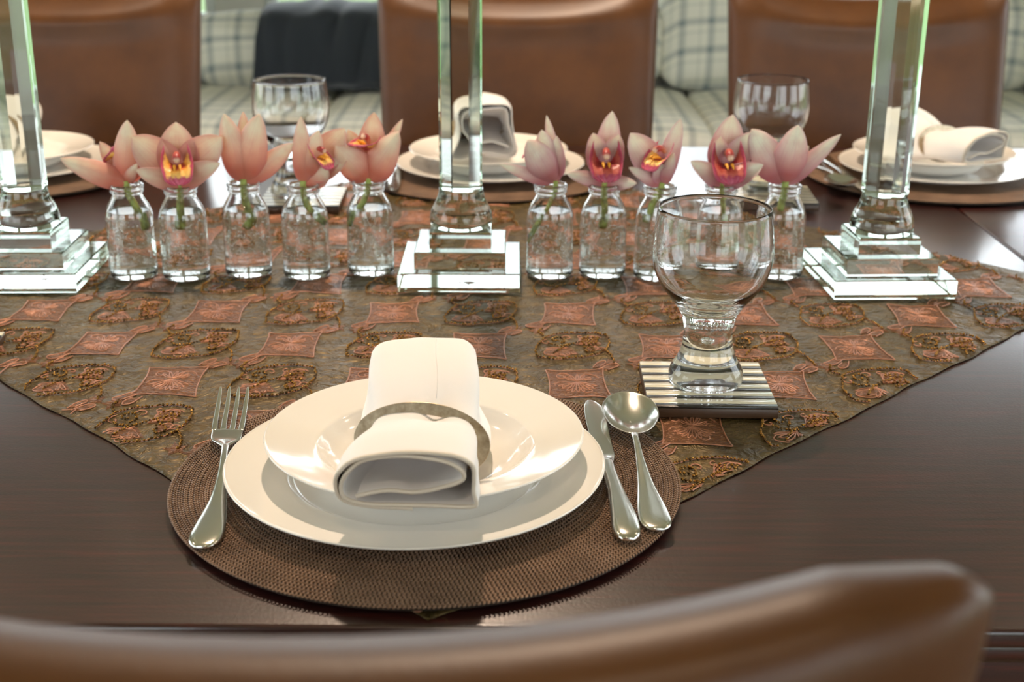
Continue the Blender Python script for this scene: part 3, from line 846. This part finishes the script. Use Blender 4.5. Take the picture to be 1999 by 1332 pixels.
for k, ((x, y), l) in enumerate(zip(FARS, FL)):
    rz = [PI+.05, math.radians(34), PI+.05][k]
    zs = [1.13, 1.0, 1.1][k]
    dx, dy = [(-.008, -.0), (-.035, .01), (-.04, 0)][k]
    clone(nap0, (x+dx, y+dy, T), rz, 'white linen napkin rolled in a ring ' + l, 'white rolled napkins', (1, 1, zs))
    r = clone(ring0, (0, 0, 0), None, 'flat oval metal ring around the napkin ' + l, 'oval metal napkin rings')
    off = Matrix.Rotation(rz, 3, 'Z') @ Vector((.002, -.058, 0))
    r.location = (x+dx+off.x, y+dy+off.y, T+.0605*(1+(zs-1)*.9)); r.rotation_euler = (Matrix.Rotation(rz, 3, 'Z') @ Euler((math.radians(-22), math.radians(3), math.radians(-5))).to_matrix()).to_euler()

# ------------------------------------------------------------------ cutlery
def lens_sec(x, y, z, hw, th, tx=0.0, crown=0.0, n=12):
    """flat oval section across x at station y"""
    S = []
    for k in range(n):
        a = 2*PI*k/n; ca, sa = math.cos(a), math.sin(a)
        px_ = hw*np.sign(ca)*abs(ca)**.75; pz = th*np.sign(sa)*abs(sa)**.85
        S.append((x+px_, y, z+pz+crown*(1-(px_/max(hw, 1e-6))**2)))
    return S
def blade(name, rows, m, parent, crown=0.0, n=12, samples=40):
    R = curve_smooth(rows, samples); return mod_subsurf(loft(name, [lens_sec(r[1], r[0], r[2], max(r[3], .0004), max(r[4], .0003), 0, crown, n) for r in R], m, parent), 1)
# rows: y, x, z, half width, half thickness -- lengths run from the handle end (y=0) to the tip
def make_fork():
    root = empty('fork')
    blade('handle', [(0, 0, .0030, .0040, .0012), (.004, 0, .0032, .0085, .0022), (.014, 0, .0034, .0118, .0027), (.035, -.0005, .0036, .0108, .0027), (.07, -.003, .0042, .0066, .0024), (.105, -.0075, .0070, .0037, .0020), (.135, -.012, .0085, .0030, .0019), (.158, -.0155, .0080, .0034, .0018)], m_steel, root)
    blade('fork_head', [(.155, -.0152, .0080, .0034, .0018), (.163, -.0168, .0074, .0075, .0014), (.170, -.0180, .0068, .0118, .0011), (.182, -.0195, .0066, .0128, .0010), (.190, -.0205, .0068, .0126, .0009)], m_steel, root, samples=20)
    for k in range(4):
        o_ = (k-1.5)*.0074
        blade('tine', [(.187, -.020+o_*.95, .0067, .0027, .0009), (.205, -.0222+o_, .0078, .0024, .0009), (.235, -.0255+o_*1.02, .0108, .0020, .0009), (.255, -.0278+o_*1.04, .0140, .0015, .0008), (.262, -.0286+o_*1.04, .0152, .0007, .0006)], m_steel, root, n=8, samples=12)
    return root
def make_spoon():
    root = empty('spoon')
    blade('handle', [(0, 0, .0030, .0045, .0012), (.004, 0, .0032, .0090, .0022), (.014, -.0003, .0034, .0118, .0026), (.035, -.001, .0036, .0108, .0026), (.07, -.002, .0045, .0064, .0024), (.105, -.003, .0080, .0036, .0020), (.135, -.0035, .0110, .0028, .0018), (.150, -.004, .0105, .0032, .0016)], m_steel, root)
    nr, na = 12, 56; V = []; CYc = .190; a_, b_ = .0232, .0420
    for i in range(nr+1):
        f = i/nr
        for k in range(na):
            th = 2*PI*k/na; egg = 1-.08*math.sin(th)*-1
            x = a_*f*math.cos(th)*(1+.06*math.sin(th)); y = b_*f*math.sin(th)
            z = .0125-.0095*(1-f**2.2)
            V.append((-.0035+x, CYc+y, z+.0012*math.sin(th)*f))
    F = [tuple(range(na))]+grid_faces(nr+1, na, True)
    V = V[na-na:]
    o = mesh_obj('bowl', V, F[1:], m_steel, root); 
    fixn(o); mod_solid(o, .0011, 0); mod_subsurf(o, 1)
    return root
def make_knife():
    root = empty('knife')
    blade('handle', [(0, 0, .0038, .0040, .0018), (.005, 0, .0044, .0082, .0034), (.015, -.0005, .0048, .0102, .0040), (.035, -.001, .0050, .0095, .0040), (.07, -.003, .0048, .0068, .0034), (.105, -.0055, .0045, .0056, .0028), (.130, -.0070, .0042, .0060, .0022)], m_steel, root)
    blade('knife_blade', [(.127, -.0070, .0042, .0060, .0020), (.137, -.0070, .0040, .0078, .0009), (.160, -.0080, .0040, .0085, .0007), (.20, -.0095, .0040, .0090, .0006), (.232, -.0105, .0040, .0085, .0006), (.246, -.0120, .0040, .0052, .0005), (.251, -.0135, .0040, .0018, .0004)], m_steel, root)
    return root
fork0, spoon0, knife0 = make_fork(), make_spoon(), make_knife()
ZC = T+MATH-.0008
fork0.location = (-0.2066, 0.7955, ZC); tag(fork0, 'steel fork left of the near plates, tines on the placemat edge', 'fork', 'steel forks')
spoon0.location = (0.1010, 0.8250, ZC); tag(spoon0, 'round-bowled steel soup spoon at the right of the near plates', 'spoon', 'steel soup spoons')
knife0.location = (0.0795, 0.8085, ZC); tag(knife0, 'steel table knife between the near plates and the soup spoon', 'knife', 'steel table knives')
for (x, y), l in zip(FARS, FL):
    for src, nm in ((fork0, 'steel fork'), (spoon0, 'round-bowled steel soup spoon'), (knife0, 'steel table knife')):
        dx, dy = src.location.x-NEAR[0], src.location.y-NEAR[1]
        clone(src, (x-dx, y-dy, ZC), PI, nm + ' ' + l, src['group'])

# ------------------------------------------------------------------ coasters
CO = 0.109; CH = .0105
def make_coaster():
    root = empty('coaster'); h = CO/2
    box('coaster_base', (-h, -h, 0), (h, h, CH-.0018), m_cbase, root, .0008, 2)
    nst = 12; wd = CO/nst
    for k in range(nst):
        y0 = -h+k*wd
        dark = k % 2 == 0
        ww = (.42 if dark else .58)*2*wd
        yy = -h+(k//2)*2*wd+(0 if dark else .42*2*wd)
        o = box('dark_stripe' if dark else 'bone_stripe', (-h+.0003, yy+.0001, CH-.0020), (h-.0003, yy+ww-.0001, CH), m_horn if dark else m_bone, root, .0002, 1)
    return root
HC = .0035
co0 = make_coaster(); co0.location = (0.1705, 1.0955, T+HC); co0.rotation_euler = (0, 0, math.radians(-.8))
GCo = 'striped square coasters'
tag(co0, 'square coaster with cream and dark stripes under the near goblet', 'coaster', GCo)
clone(co0, (-0.287, 1.790, T+HC), math.radians(1), 'striped square coaster under the far goblet behind the left bottles', GCo)
clone(co0, (0.362, 1.822, T+HC), math.radians(-3), 'striped square coaster under the far goblet behind the right bottles', GCo)
clone(co0, (-0.5440, 1.172, T+.0005), math.radians(4), 'striped square coaster cut off by the left edge of the table view', GCo)

# ------------------------------------------------------------------ goblets
def make_goblet():
    root = empty('goblet')
    outer = [(0, 0), (.028, 0), (.0315, .0012), (.0328, .0050), (.0320, .0115), (.0290, .0175), (.0255, .0235), (.0228, .031), (.0214, .040), (.0211, .048), (.0225, .057), (.0250, .0640), (.0300, .0720), (.0365, .080), (.0430, .0885), (.0480, .0990), (.0508, .110), (.0515, .119), (.0508, .132), (.0492, .146), (.0478, .1565)]
    inner_ = [(.0475, .1569), (.0471, .1564), (.0484, .146), (.0500, .132), (.0507, .119), (.0499, .110), (.0469, .0992), (.0416, .0890), (.0345, .0815), (.0270, .0745), (.0190, .0695), (.0100, .0668), (0, .0660)]
    lathe('goblet_glass', smooth_prof(outer, 90)[:-1]+smooth_prof(inner_, 56), m_glass, root, 128)
    # trapped air bubble in the thick foot
    iv, if_ = ico(3)
    V = iv*np.array([.0042, .0042, .0036])+np.array([0, 0, .040])
    o = mesh_obj('air_bubble', V, if_[:, ::-1].copy(), m_glass, root)
    return root
gob0 = make_goblet(); gob0.location = (0.1705, 1.1010, T+HC+CH)
tag(gob0, 'clear thick-footed glass goblet standing near on the striped coaster', 'glass', 'clear goblets')
clone(gob0, (-0.300, 1.805, T+HC+CH), 0, 'clear goblet on a coaster behind the left row of bottles', 'clear goblets')
clone(gob0, (0.352, 1.830, T+HC+CH), 0, 'clear goblet on a coaster behind the right row of bottles', 'clear goblets')

# ------------------------------------------------------------------ crystal candlesticks
def make_candlestick():
    root = empty('candlestick')
    NS = 96
    def sq(h, z, bl=0.0):
        out = []
        for k in range(NS):
            th = 2*PI*k/NS+PI/4; c_, s_ = math.cos(th), math.sin(th); m_ = max(abs(c_), abs(s_))
            out.append((h*((1-bl)*c_/m_+bl*c_), h*((1-bl)*s_/m_+bl*s_), z))
        return out
    b_ = .0013; S = []
    for h, z0, z1 in ((.0665, 0, .0215), (.0500, .0215, .0405), (.0340, .0405, .0590)):
        S += [sq(h-b_, z0) if z0 == 0 else sq(h, z0), sq(h, z0+b_), sq(h, z1-b_), sq(h-b_*.3, z1-b_*.3), sq(h-b_, z1)]
    for r_, z in ((.0325, .0592), (.0345, .0625), (.0350, .0680), (.0335, .0750), (.0300, .0830), (.0262, .0910), (.0245, .0985), (.0243, .1010)):
        S.append(sq(r_, z, 1.0))
    o = loft('stepped_base', S, m_crystal, root)
    for p in o.data.polygons:
        p.use_smooth = p.center.z > .0600 and abs(p.normal.z) < .98
    autosmooth(o, 28)
    # faceted column
    S = []
    for z, r in ((.1012, .0248), (.1035, .0252), (.33, .0256), (.334, .0256)):
        S.append([(r*math.cos(PI/8+k*PI/4), r*math.sin(PI/8+k*PI/4), z) for k in range(8)])
    loft('column', S, m_crystal, root, smooth=False)
    lathe('bead_collar', smooth_prof([(.0, .3342), (.022, .3342), (.030, .340), (.032, .348), (.028, .355), (.0, .356)], 30), m_crystal, root, 48, True, (0, 0, 0), 50)
    lathe('candle_cup', [(0, .3562), (.020, .3562), (.026, .366), (.028, .386), (.0285, .396), (.0130, .396), (.0128, .372), (0, .372)], m_crystal, root, 48, True, (0, 0, 0), 40)
    return root
cand0 = make_candlestick(); ZCD = T+.0036
cand0.location = (-0.0575, 1.4545, ZCD)
tag(cand0, 'tall faceted crystal candlestick on stepped square base, middle of the table', 'candlestick', 'crystal candlesticks')
clone(cand0, (-0.5380, 1.4440, ZCD), math.radians(1.5), 'tall crystal candlestick at the left edge, left of all the bottles', 'crystal candlesticks')
clone(cand0, (0.4080, 1.4400, ZCD), math.radians(3), 'tall crystal candlestick on the right, right of all the bottles', 'crystal candlesticks')
def make_candle():
    root = empty('candle'); lathe('wax', [(0, 0), (.0122, 0), (.0122, .22), (.010, .228), (0, .229)], m_candle, root, 32, True, (0, 0, 0), 50); tube('wick', [(0, 0, .2285), (.0005, 0, .234), (.0015, 0, .239)], .0008, m_wick, root, 6); return root
cn0 = make_candle()
for k, (c_, l) in enumerate(zip([(-0.0575, 1.4545), (-0.538, 1.444), (0.408, 1.44)], ['middle', 'left', 'right'])):
    loc = (c_[0], c_[1], ZCD+.3722)
    lab = 'ivory candle held by the %s crystal candlestick' % l
    if k == 0: cn0.location = loc; tag(cn0, lab, 'candle', 'ivory candles')
    else: clone(cn0, loc, 0, lab, 'ivory candles')

# ------------------------------------------------------------------ bottles
def make_bottle():
    root = empty('glass_bottle')
    outer = [(0, .0012), (.016, .0008), (.021, .0), (.0245, .0012), (.0262, .0045), (.0262, .020), (.0260, .045), (.0259, .066), (.0252, .0735), (.0228, .0805), (.0192, .0870), (.0168, .0915), (.0163, .0940), (.0168, .0955), (.0180, .0965), (.0182, .0980), (.0174, .0993), (.0176, .1002), (.0186, .1012), (.0188, .1032), (.0182, .1048)]
    inner_ = [(.0172, .1053), (.0156, .1048), (.0148, .1030), (.0146, .0985), (.0144, .0940), (.0150, .0915), (.0174, .0868), (.0210, .0802), (.0233, .0732), (.0241, .066), (.0242, .045), (.0243, .020), (.0240, .0105), (.0215, .0068), (.012, .0058), (0, .0056)]
    prof = smooth_prof(outer, 76)[:-1]+smooth_prof(inner_, 60)
    prof[0] = (0, prof[0][1]); prof[-1] = (0, prof[-1][1])
    lathe('bottle_glass', prof, m_glass, root, 72)
    wl_ = .0755
    wprof = smooth_prof([(0, .00555), (.012, .0057), (.0216, .0067), (.0241, .0104), (.0244, .020), (.0243, .045), (.0242, .066), (.0236, .0715), (.0226, wl_)], 40)
    wprof[0] = (0, wprof[0][1])
    lathe('water', wprof+[(.0218, wl_-.0006), (.018, wl_-.0009), (0, wl_-.0009)], m_water, root, 64)
    # small air bubbles clinging to the inside of the glass
    q = random.Random(5); pts = []
    for _ in range(700):
        a = q.uniform(0, 2*PI); z = q.uniform(.012, .073); rr = .0240*(1 if z < .066 else .965)-.0007
        pts.append((rr*math.cos(a), rr*math.sin(a), z))
    iv, if_ = ico1; pts = np.array(pts); rad = np.array([q.uniform(.0004, .0008) for _ in pts])
    V = (pts[:, None, :]+iv[None]*rad[:, None, None]).reshape(-1, 3); F = (if_[None, :, ::-1]+(np.arange(len(pts))*len(iv))[:, None, None]).reshape(-1, 3)
    o = mesh_obj('bubbles', V, F, m_water, root); o['kind'] = 'stuff'
    return root
BX = [(-0.426, 1.447), (-0.366, 1.444), (-0.299, 1.459), (-0.232, 1.453), (-0.161, 1.468), (0.042, 1.460), (0.102, 1.464), (0.163, 1.455), (0.233, 1.466), (0.303, 1.464)]
bl = ['small glass bottle at the left end of the left row, beside the left candlestick', 'small glass bottle, second from the left, holding the open yellow-lipped salmon orchid',
      'small glass bottle in the middle of the left row, under the upright tulip-shaped orchid', 'small glass bottle, fourth from the left, with a curved stem leaning right',
      'small glass bottle just left of the middle candlestick, stem slanting down-left', 'small glass bottle just right of the middle candlestick, long stem slanting down-left',
      'small glass bottle, second right of the middle candlestick, with a straight stem', 'small glass bottle left of the near goblet, middle of the right row',
      'small glass bottle seen through the near goblet', 'small glass bottle at the right end of the right row']
bot0 = make_bottle()
ZB = T+.0036
bots = []
for k, (x, y) in enumerate(BX):
    if k == 0:
        o = bot0; o.location = (x, y, ZB); tag(o, bl[0], 'bottle', 'small glass bottles of orchids'); o.rotation_euler = (0, 0, 0.3)
    else: o = clone(bot0, (x, y, ZB), k*1.3, bl[k], 'small glass bottles of orchids')

# ------------------------------------------------------------------ orchids
U = 0.000565        # drawing unit of the flower tables below (metres)
def petal(parent, tip, width, m, base=(0, 0, 0), bulge=0.18, cup=0.25, twist=0.0, side=1, pt=0.62, wav=0.0, flat=False):
    """tip/base = (x, depth, z) in units; side=+1 the hollow faces the viewer"""
    b = np.array(base, float)*U; t_ = np.array(tip, float)*U; d = t_-b; L = np.linalg.norm(d); dn = d/L
    if not wav: wav = rnd.uniform(.03, .09)
    twist += rnd.uniform(-.12, .12)
    view = np.array([0, -1, .25]); view /= np.linalg.norm(view)
    wdir = np.cross(dn, view); wdir /= np.linalg.norm(wdir)+1e-9; nrm = np.cross(wdir, dn)
    if nrm[1] > 0: nrm = -nrm
    c_, s_ = math.cos(twist), math.sin(twist); wdir, nrm = wdir*c_+nrm*s_, nrm*c_-wdir*s_
    nu, nv = 15, 9; V, UVs = [], []
    for i in range(nu):
        u = i/(nu-1)
        wd = (math.sin(PI*min(1, u**pt)))**.58 if 0 < u < 1 else 0
        wd = max(wd, .30*(1-u)**1.5, .02)*width*1.1*U/2
        if u > .86: wd *= 1-.35*((u-.86)/.14)**2
        arch = -side*bulge*L*math.sin(PI*u)*.5 + side*bulge*L*.25*max(0, u-.8)
        c = b+d*u+nrm*arch
        for j in range(nv):
            v = -1+2*j/(nv-1)
            V.append(c+wdir*wd*v*(1-.12*cup*v*v)+nrm*(side*cup*wd*(v*v)*(.9+.3*math.sin(PI*u))+wav*wd*math.sin(7*u+3*v)*abs(v)+ .045*wd*(1-abs(v))**2*-side))
            UVs.append((u, (v+1)/2))
    o = mesh_obj('petal', V, grid_faces(nu, nv), m, parent, uv=UVs)
    mod_solid(o, .0008, 0); mod_subsurf(o, 1); return o
def lip(parent, at, size=40, face=(0, -1, .1), droop=1.0, spread=1.0, up=(0, 0, 1), m=None):
    """three-lobed lip; at = throat position in units, face = direction it opens to"""
    f = Vector(face).normalized(); u_ = Vector(up); r_ = f.cross(u_).normalized(); u_ = r_.cross(f).normalized()
    S = size*1.28*U; nu, nv = 19, 21; V, UVs = [], []
    for i in range(nu):
        p = i/(nu-1)
        for j in range(nv):
            v = -1+2*j/(nv-1)
            hw = (.42*math.sin(PI*min(1, p*1.35+.12))**.7 if p < .5 else .42*math.sin(PI*.795)**.7+.28*math.sin(PI*(p-.5)))*S*spread
            hw = (.40+.12*math.sin(PI*p))*S*spread*(1 if p < .86 else (1-((p-.86)/.16)**2*.6))
            curl = max(0, 1-p/.62)
            xx = hw*math.sin(v*(1+curl*.75))*(1-.18*curl)
            up_ = hw*(1-math.cos(v*(1+curl*1.1)))*(1.0*curl+.12)
            fwd = p*S*.78 if p < .7 else .546*S+(p-.7)*S*.30
            dz = -.10*S*p - droop*S*.75*max(0, p-.52)**1.15
            fr = (abs(v)**2*.5+max(0, p-.6)*1.6)*.045*S*math.sin(17*v+9*p)+.03*S*max(0, p-.6)*math.sin(29*v)
            q = f*(fwd+fr)+r_*xx+u_*(up_+dz+fr*.6)
            V.append(Vector(at)*U+q); UVs.append((p, (v+1)/2))
    o = mesh_obj('lip', [tuple(q) for q in V], grid_faces(nu, nv), m or m_lip, parent, uv=UVs); mod_solid(o, .0008, 0); mod_subsurf(o, 1)
    for s_ in (-1, 1):
        P = [Vector(at)*U+f*(t_*S)+r_*(s_*.075*S)+u_*(.05*S-.10*S*t_+.07*S*math.sin(PI*(t_-.15)/.5)) for t_ in np.linspace(.18, .60, 9)]
        tube('callus_ridge', [tuple(q) for q in P], [.0006+.0012*math.sin(PI*k/8) for k in range(9)], m_lipy, o, 8)
    P = [Vector(at)*U+f*(t_*.52*S)+u_*(.30*S+.10*S*math.sin(PI*t_)-.06*S*t_*t_) for t_ in np.linspace(-.05, 1, 12)]
    tube('column', [tuple(q) for q in P], [(.075+.045*k/11)*S*(1 if k < 10 else (.85 if k == 10 else .45)) for k in range(12)], m_column, parent, 12)
def stem(parent, pts, r0=4.5, r1=4.5):
    P = curve_smooth(np.array(pts, float)*U, 22); R = [(r0+(r1-r0)*k/21)*U for k in range(22)]
    R[-1] *= .75
    tube('stem', P, R, m_stem, parent, 10)
W_, K_ = m_pet_warm, m_pet_pink
# each flower: base offset from bottle-neck centre, petals (tip x, depth, z, width, extras), lip, stem
FL_T = [
 dict(m=W_, pet=[((12, 4, 122), 56, dict(side=-1, bulge=.10, cup=.35)), ((-116, -22, 52), 46, dict(side=-1, bulge=.12, cup=.35, base=(0, -4, 0))), ((-54, 34, 74), 34, dict(side=1, base=(-10, 12, 10))), ((28, -10, 40), 22, dict(side=-1)), ((36, 40, 70), 40, dict(side=1, base=(0, 10, 0)))],
      lip=dict(at=(-14, 16, 44), size=34, face=(-.8, .55, .2)), stem=[(0, 0, 4), (2, 0, -14), (8, 0, -34), (22, -2, -62), (26, -2, -92)], sr=(6.5, 7.5)),
 dict(m=W_, pet=[((-2, 14, 118), 78, dict(bulge=.12, base=(0, 6, 18), cup=.30)), ((-86, 0, 92), 74, dict(bulge=.12, base=(0, 4, 16), pt=.75)), ((88, 2, 92), 74, dict(bulge=.12, base=(0, 4, 16), pt=.75)), ((-80, -14, 30), 40, dict(side=1, bulge=-.22, base=(6, 0, 2))), ((84, -14, 44), 46, dict(side=1, bulge=-.10, base=(0, 0, 2)))],
      lip=dict(at=(-2, -2, 36), size=52, face=(.25, -1, -.05), droop=1.0), stem=[(0, 0, 4), (-1, 0, -20), (-3, 0, -50), (-4, 0, -88)], sr=(6.5, 8)),
 dict(m=W_, pet=[((-28, -8, 134), 56, dict(side=-1, bulge=.20, cup=.4)), ((40, -8, 134), 66, dict(side=-1, bulge=.16, cup=.4)), ((2, 30, 132), 34, dict(side=1, base=(0, 10, 10))), ((104, -10, 78), 44, dict(side=-1, bulge=-.14, cup=.35)), ((-40, 26, 96), 40, dict(side=1, base=(0, 8, 6)))],
      lip=dict(at=(6, 14, 50), size=30, face=(.1, 1, .5)), stem=[(0, 0, 4), (0, 0, -30), (6, 0, -60), (8, 2, -78), (-2, 2, -92)], sr=(7, 8)),
 dict(m=W_, pet=[((2, 0, 130), 40, dict(side=-1, bulge=.10, twist=.3)), ((36, -6, 104), 46, dict(side=-1, bulge=.12, cup=.4, base=(4, 0, 10))), ((84, 16, 104), 66, dict(side=1, base=(14, 10, 20))), ((54, -18, 30), 46, dict(side=-1, bulge=-.25, cup=.45)), ((88, 4, 46), 40, dict(side=1, base=(14, 4, 10)))],
      lip=dict(at=(26, -2, 48), size=40, face=(.85, -.45, .12)), stem=[(0, 0, 4), (0, 0, -18), (6, -2, -44), (22, -4, -68), (38, -4, -80)], sr=(6.5, 6.5)),
 dict(m=W_, pet=[((12, 26, 130), 58, dict(side=1, base=(0, 12, 12))), ((68, 20, 118), 26, dict(side=1, base=(6, 10, 10))), ((62, -8, 98), 62, dict(side=-1, bulge=.22, cup=.45)), ((-60, -22, 72), 64, dict(side=-1, bulge=.20, cup=.45)), ((-40, 22, 96), 44, dict(side=1, base=(0, 10, 8)))],
      lip=dict(at=(-4, 2, 58), size=44, face=(-.35, -.6, .7), droop=.5), stem=[(0, 0, 4), (-3, 0, -18), (-12, 0, -44), (-28, -2, -70), (-36, -4, -92)], sr=(5.5, 7.5)),
 dict(m=K_, pet=[((-46, -8, 86), 60, dict(side=-1, bulge=.24, cup=.5, base=(6, 0, 2), pt=.8)), ((-20, -6, 106), 50, dict(side=-1, bulge=-.24, cup=.45, base=(10, 0, 0))), ((-10, 18, 130), 24, dict(side=-1, bulge=-.25, base=(14, 8, 10))), ((-102, -4, 38), 26, dict(side=-1, bulge=.05)), ((10, 18, 90), 36, dict(side=1, base=(10, 8, 6)))],
      lip=dict(at=(-30, 6, 56), size=28, face=(-1, .1, .3)), stem=[(10, 0, 4), (8, 0, -16), (-4, 0, -48), (-24, 0, -92), (-38, 0, -122)], sr=(5, 4)),
 dict(m=K_, pet=[((12, 16, 138), 50, dict(side=1, bulge=.12, base=(0, 8, 26))), ((-26, -10, 100), 48, dict(side=1, bulge=.30, base=(-4, 4, 16), cup=.2)), ((24, -10, 98), 48, dict(side=1, bulge=.30, base=(4, 4, 16), cup=.2)), ((-76, -14, 20), 30, dict(side=-1, bulge=.10)), ((62, -16, 2), 30, dict(side=-1, bulge=.12))],
      lip=dict(at=(0, -2, 38), size=56, face=(0, -1, .0), droop=.9, m=m_lip_red), stem=[(0, 0, 4), (0, 0, -30), (2, 0, -60), (-2, 0, -90)], sr=(6.5, 7)),
 dict(m=K_, pet=[((-62, 6, 100), 60, dict(side=1, bulge=.10, base=(0, 4, 16), pt=.8)), ((34, -2, 130), 40, dict(side=-1, bulge=-.10, base=(4, 0, 4))), ((22, -14, 66), 26, dict(side=-1, bulge=-.10, base=(8, -4, 2))), ((-64, -12, 36), 26, dict(side=-1, bulge=.10)), ((-8, -12, 46), 34, dict(side=1, base=(4, 0, 4)))],
      lip=dict(at=(2, -2, 48), size=46, face=(-.72, -.66, .25)), stem=[(4, 0, 4), (0, 0, -16), (-14, 0, -40), (-20, 0, -74)], sr=(6, 7)),
 dict(m=K_, pet=[((16, 16, 132), 70, dict(side=1, bulge=.15, base=(0, 8, 20))), ((-10, -12, 96), 40, dict(side=1, bulge=.30, base=(-8, 2, 18), cup=.2)), ((52, 4, 100), 56, dict(side=1, bulge=.15, base=(4, 4, 16))), ((-66, -16, 46), 42, dict(side=1, bulge=-.22, cup=.35)), ((76, -16, 40), 46, dict(side=1, bulge=-.20, cup=.35))],
      lip=dict(at=(6, -2, 36), size=58, face=(.05, -1, .0), droop=.9, m=m_lip_red), stem=[(0, 0, 4), (2, 0, -24), (6, 0, -54), (8, 0, -84)], sr=(6, 5)),
 dict(m=K_, pet=[((-72, 8, 106), 66, dict(side=-1, bulge=.12, cup=.4, base=(-2, 2, 2), pt=.8)), ((14, -14, 118), 70, dict(side=-1, bulge=.20, cup=.5)), ((102, 2, 98), 34, dict(side=-1, bulge=-.08)), ((-30, 30, 60), 40, dict(side=1, base=(0, 8, 6))), ((46, 26, 70), 36, dict(side=1, base=(0, 8, 6)))],
      lip=dict(at=(0, 14, 40), size=30, face=(.1, 1, .4)), stem=[(0, 0, 4), (0, 0, -16), (-4, 0, -36), (-6, 0, -56)], sr=(7, 7)),
]
ol = ['salmon orchid facing away left, one long petal reaching over the left candlestick base', 'open salmon orchid facing the viewer with yellow lip edged in purple',
      'salmon orchid seen from behind like an upright tulip, one petal reaching right', 'salmon orchid turned right, showing a crimson lip in profile',
      'salmon orchid just left of the middle candlestick, magenta lip above two front petals', 'mauve orchid just right of the middle candlestick, closed and facing left',
      'mauve orchid facing the viewer with hooded red throat and two sideways lower petals', 'mauve orchid turned left showing a yellow and magenta lip',
      'mauve orchid facing the viewer above the near goblet rim, red throat', 'mauve orchid at the right end seen from behind with a petal pointing right']
for k, (fl, (x, y)) in enumerate(zip(FL_T, BX)):
    r = empty('orchid', (x, y, ZB+.1062)); tag(r, ol[k], 'flower', 'orchid blooms in bottles')
    for tip, wd, kw in fl['pet']:
        petal(r, tip, wd, fl['m'], **kw)
    lip(r, **fl['lip']); stem(r, fl['stem'], *fl['sr'])

# ------------------------------------------------------------------ plaid sofa under the windows
sofa = tag(empty('sofa', (0, 4.6, 0)), 'pale plaid upholstered sofa beyond the chairs, under the windows', 'sofa')
def sp(o): o.parent = sofa; o.matrix_parent_inverse = Matrix.Translation((0, -4.6, 0)); return o
def cushion(name, lo, hi, m, puff=.02, rr=.05, n=14):
    """soft box with rounded edges and puffed faces"""
    lo, hi = np.array(lo), np.array(hi); c = (lo+hi)/2; h = (hi-lo)/2
    bm = bmesh.new(); bmesh.ops.create_cube(bm, size=2); bmesh.ops.subdivide_edges(bm, edges=bm.edges[:], cuts=n, use_grid_fill=True)
    for v in bm.verts:
        p = np.array(v.co[:]); inner_h = h-rr; q = p*h; core = np.clip(q, -inner_h, inner_h); d = q-core; ln = np.linalg.norm(d)
        if ln > 1e-9: q = core+d/ln*rr
        ax = int(np.argmax(np.abs(p))); o_ = [i for i in range(3) if i != ax]
        q[ax] += np.sign(p[ax])*puff*math.cos(p[o_[0]]*PI/2)*math.cos(p[o_[1]]*PI/2)
        v.co = Vector(q)
    me = bpy.data.meshes.new(name); bm.to_mesh(me); bm.free(); me.materials.append(m)
    for p in me.polygons: p.use_smooth = True
    o = bpy.data.objects.new(name, me); COL.objects.link(o); o.location = c; return o
sp(box('sofa_base', (-2.1, 4.08, .12), (2.1, 5.08, .33), m_sofa_frame, None, .02))
for sx_ in (-1, 1): sp(cushion('armrest', (2.1*sx_-.09*sx_-.11, 4.06, .12), (2.1*sx_-.09*sx_+.11, 5.1, .62), m_plaid, .01, .05, 8))
for k in range(4):
    for yy in (4.14, 5.02):
        pass
for x in (-2.0, 2.0):
    for yy in (4.16, 5.0): sp(box('sofa_foot', (x-.03, yy-.03, 0), (x+.03, yy+.03, .12), m_darkwood, None, .004))
sp(box('sofa_back', (-1.9, 4.98, .33), (1.9, 5.16, .67), m_plaid, None, .04, 4))
for a, b in ((-1.88, -.635), (-.625, .62), (.63, 1.88)):
    sp(cushion('seat_cushion', (a, 4.06, .335), (b, 4.97, .440), m_plaid, .012, .05))
sx_c = [(-1.86, -1.155, .78), (-1.145, -.50, .685), (-.49, .16, .685), (.17, .52, .74), (.53, 1.15, .82), (1.16, 1.86, .76)]
for a, b, zt in sx_c: sp(cushion('back_cushion', (a, 4.80, .445), (b, 4.99, zt), m_plaid, .025, .07))
# throw draped over the sofa back
V = []; nx, nt = 60, 70
path = curve_smooth([(5.20, .45), (5.20, .65), (5.16, .70), (5.06, .715), (4.90, .725), (4.77, .70), (4.735, .62), (4.73, .52), (4.72, .478), (4.68, .462)], nt)
for i in range(nx):
    u = i/(nx-1); x = -.885+u*.66
    for j in range(nt):
        y, z = path[j]; t_ = j/(nt-1)
        f = .016*math.sin(u*17+t_*4)+.010*math.sin(u*31-t_*6)+.012*math.sin((u*2.2+t_*1.4)*6)
        V.append((x+.02*math.sin(t_*5)+.015*t_*(u-.5), y-abs(f)*.9*(1 if y < 4.8 else 0)-.012*(y < 4.9), z+abs(f)*.5))
o = mesh_obj('throw_blanket', V, grid_faces(nx, nt), m_throw); mod_solid(o, .008, 1)
tag(o, 'dark navy throw blanket draped over the back of the plaid sofa', 'blanket')
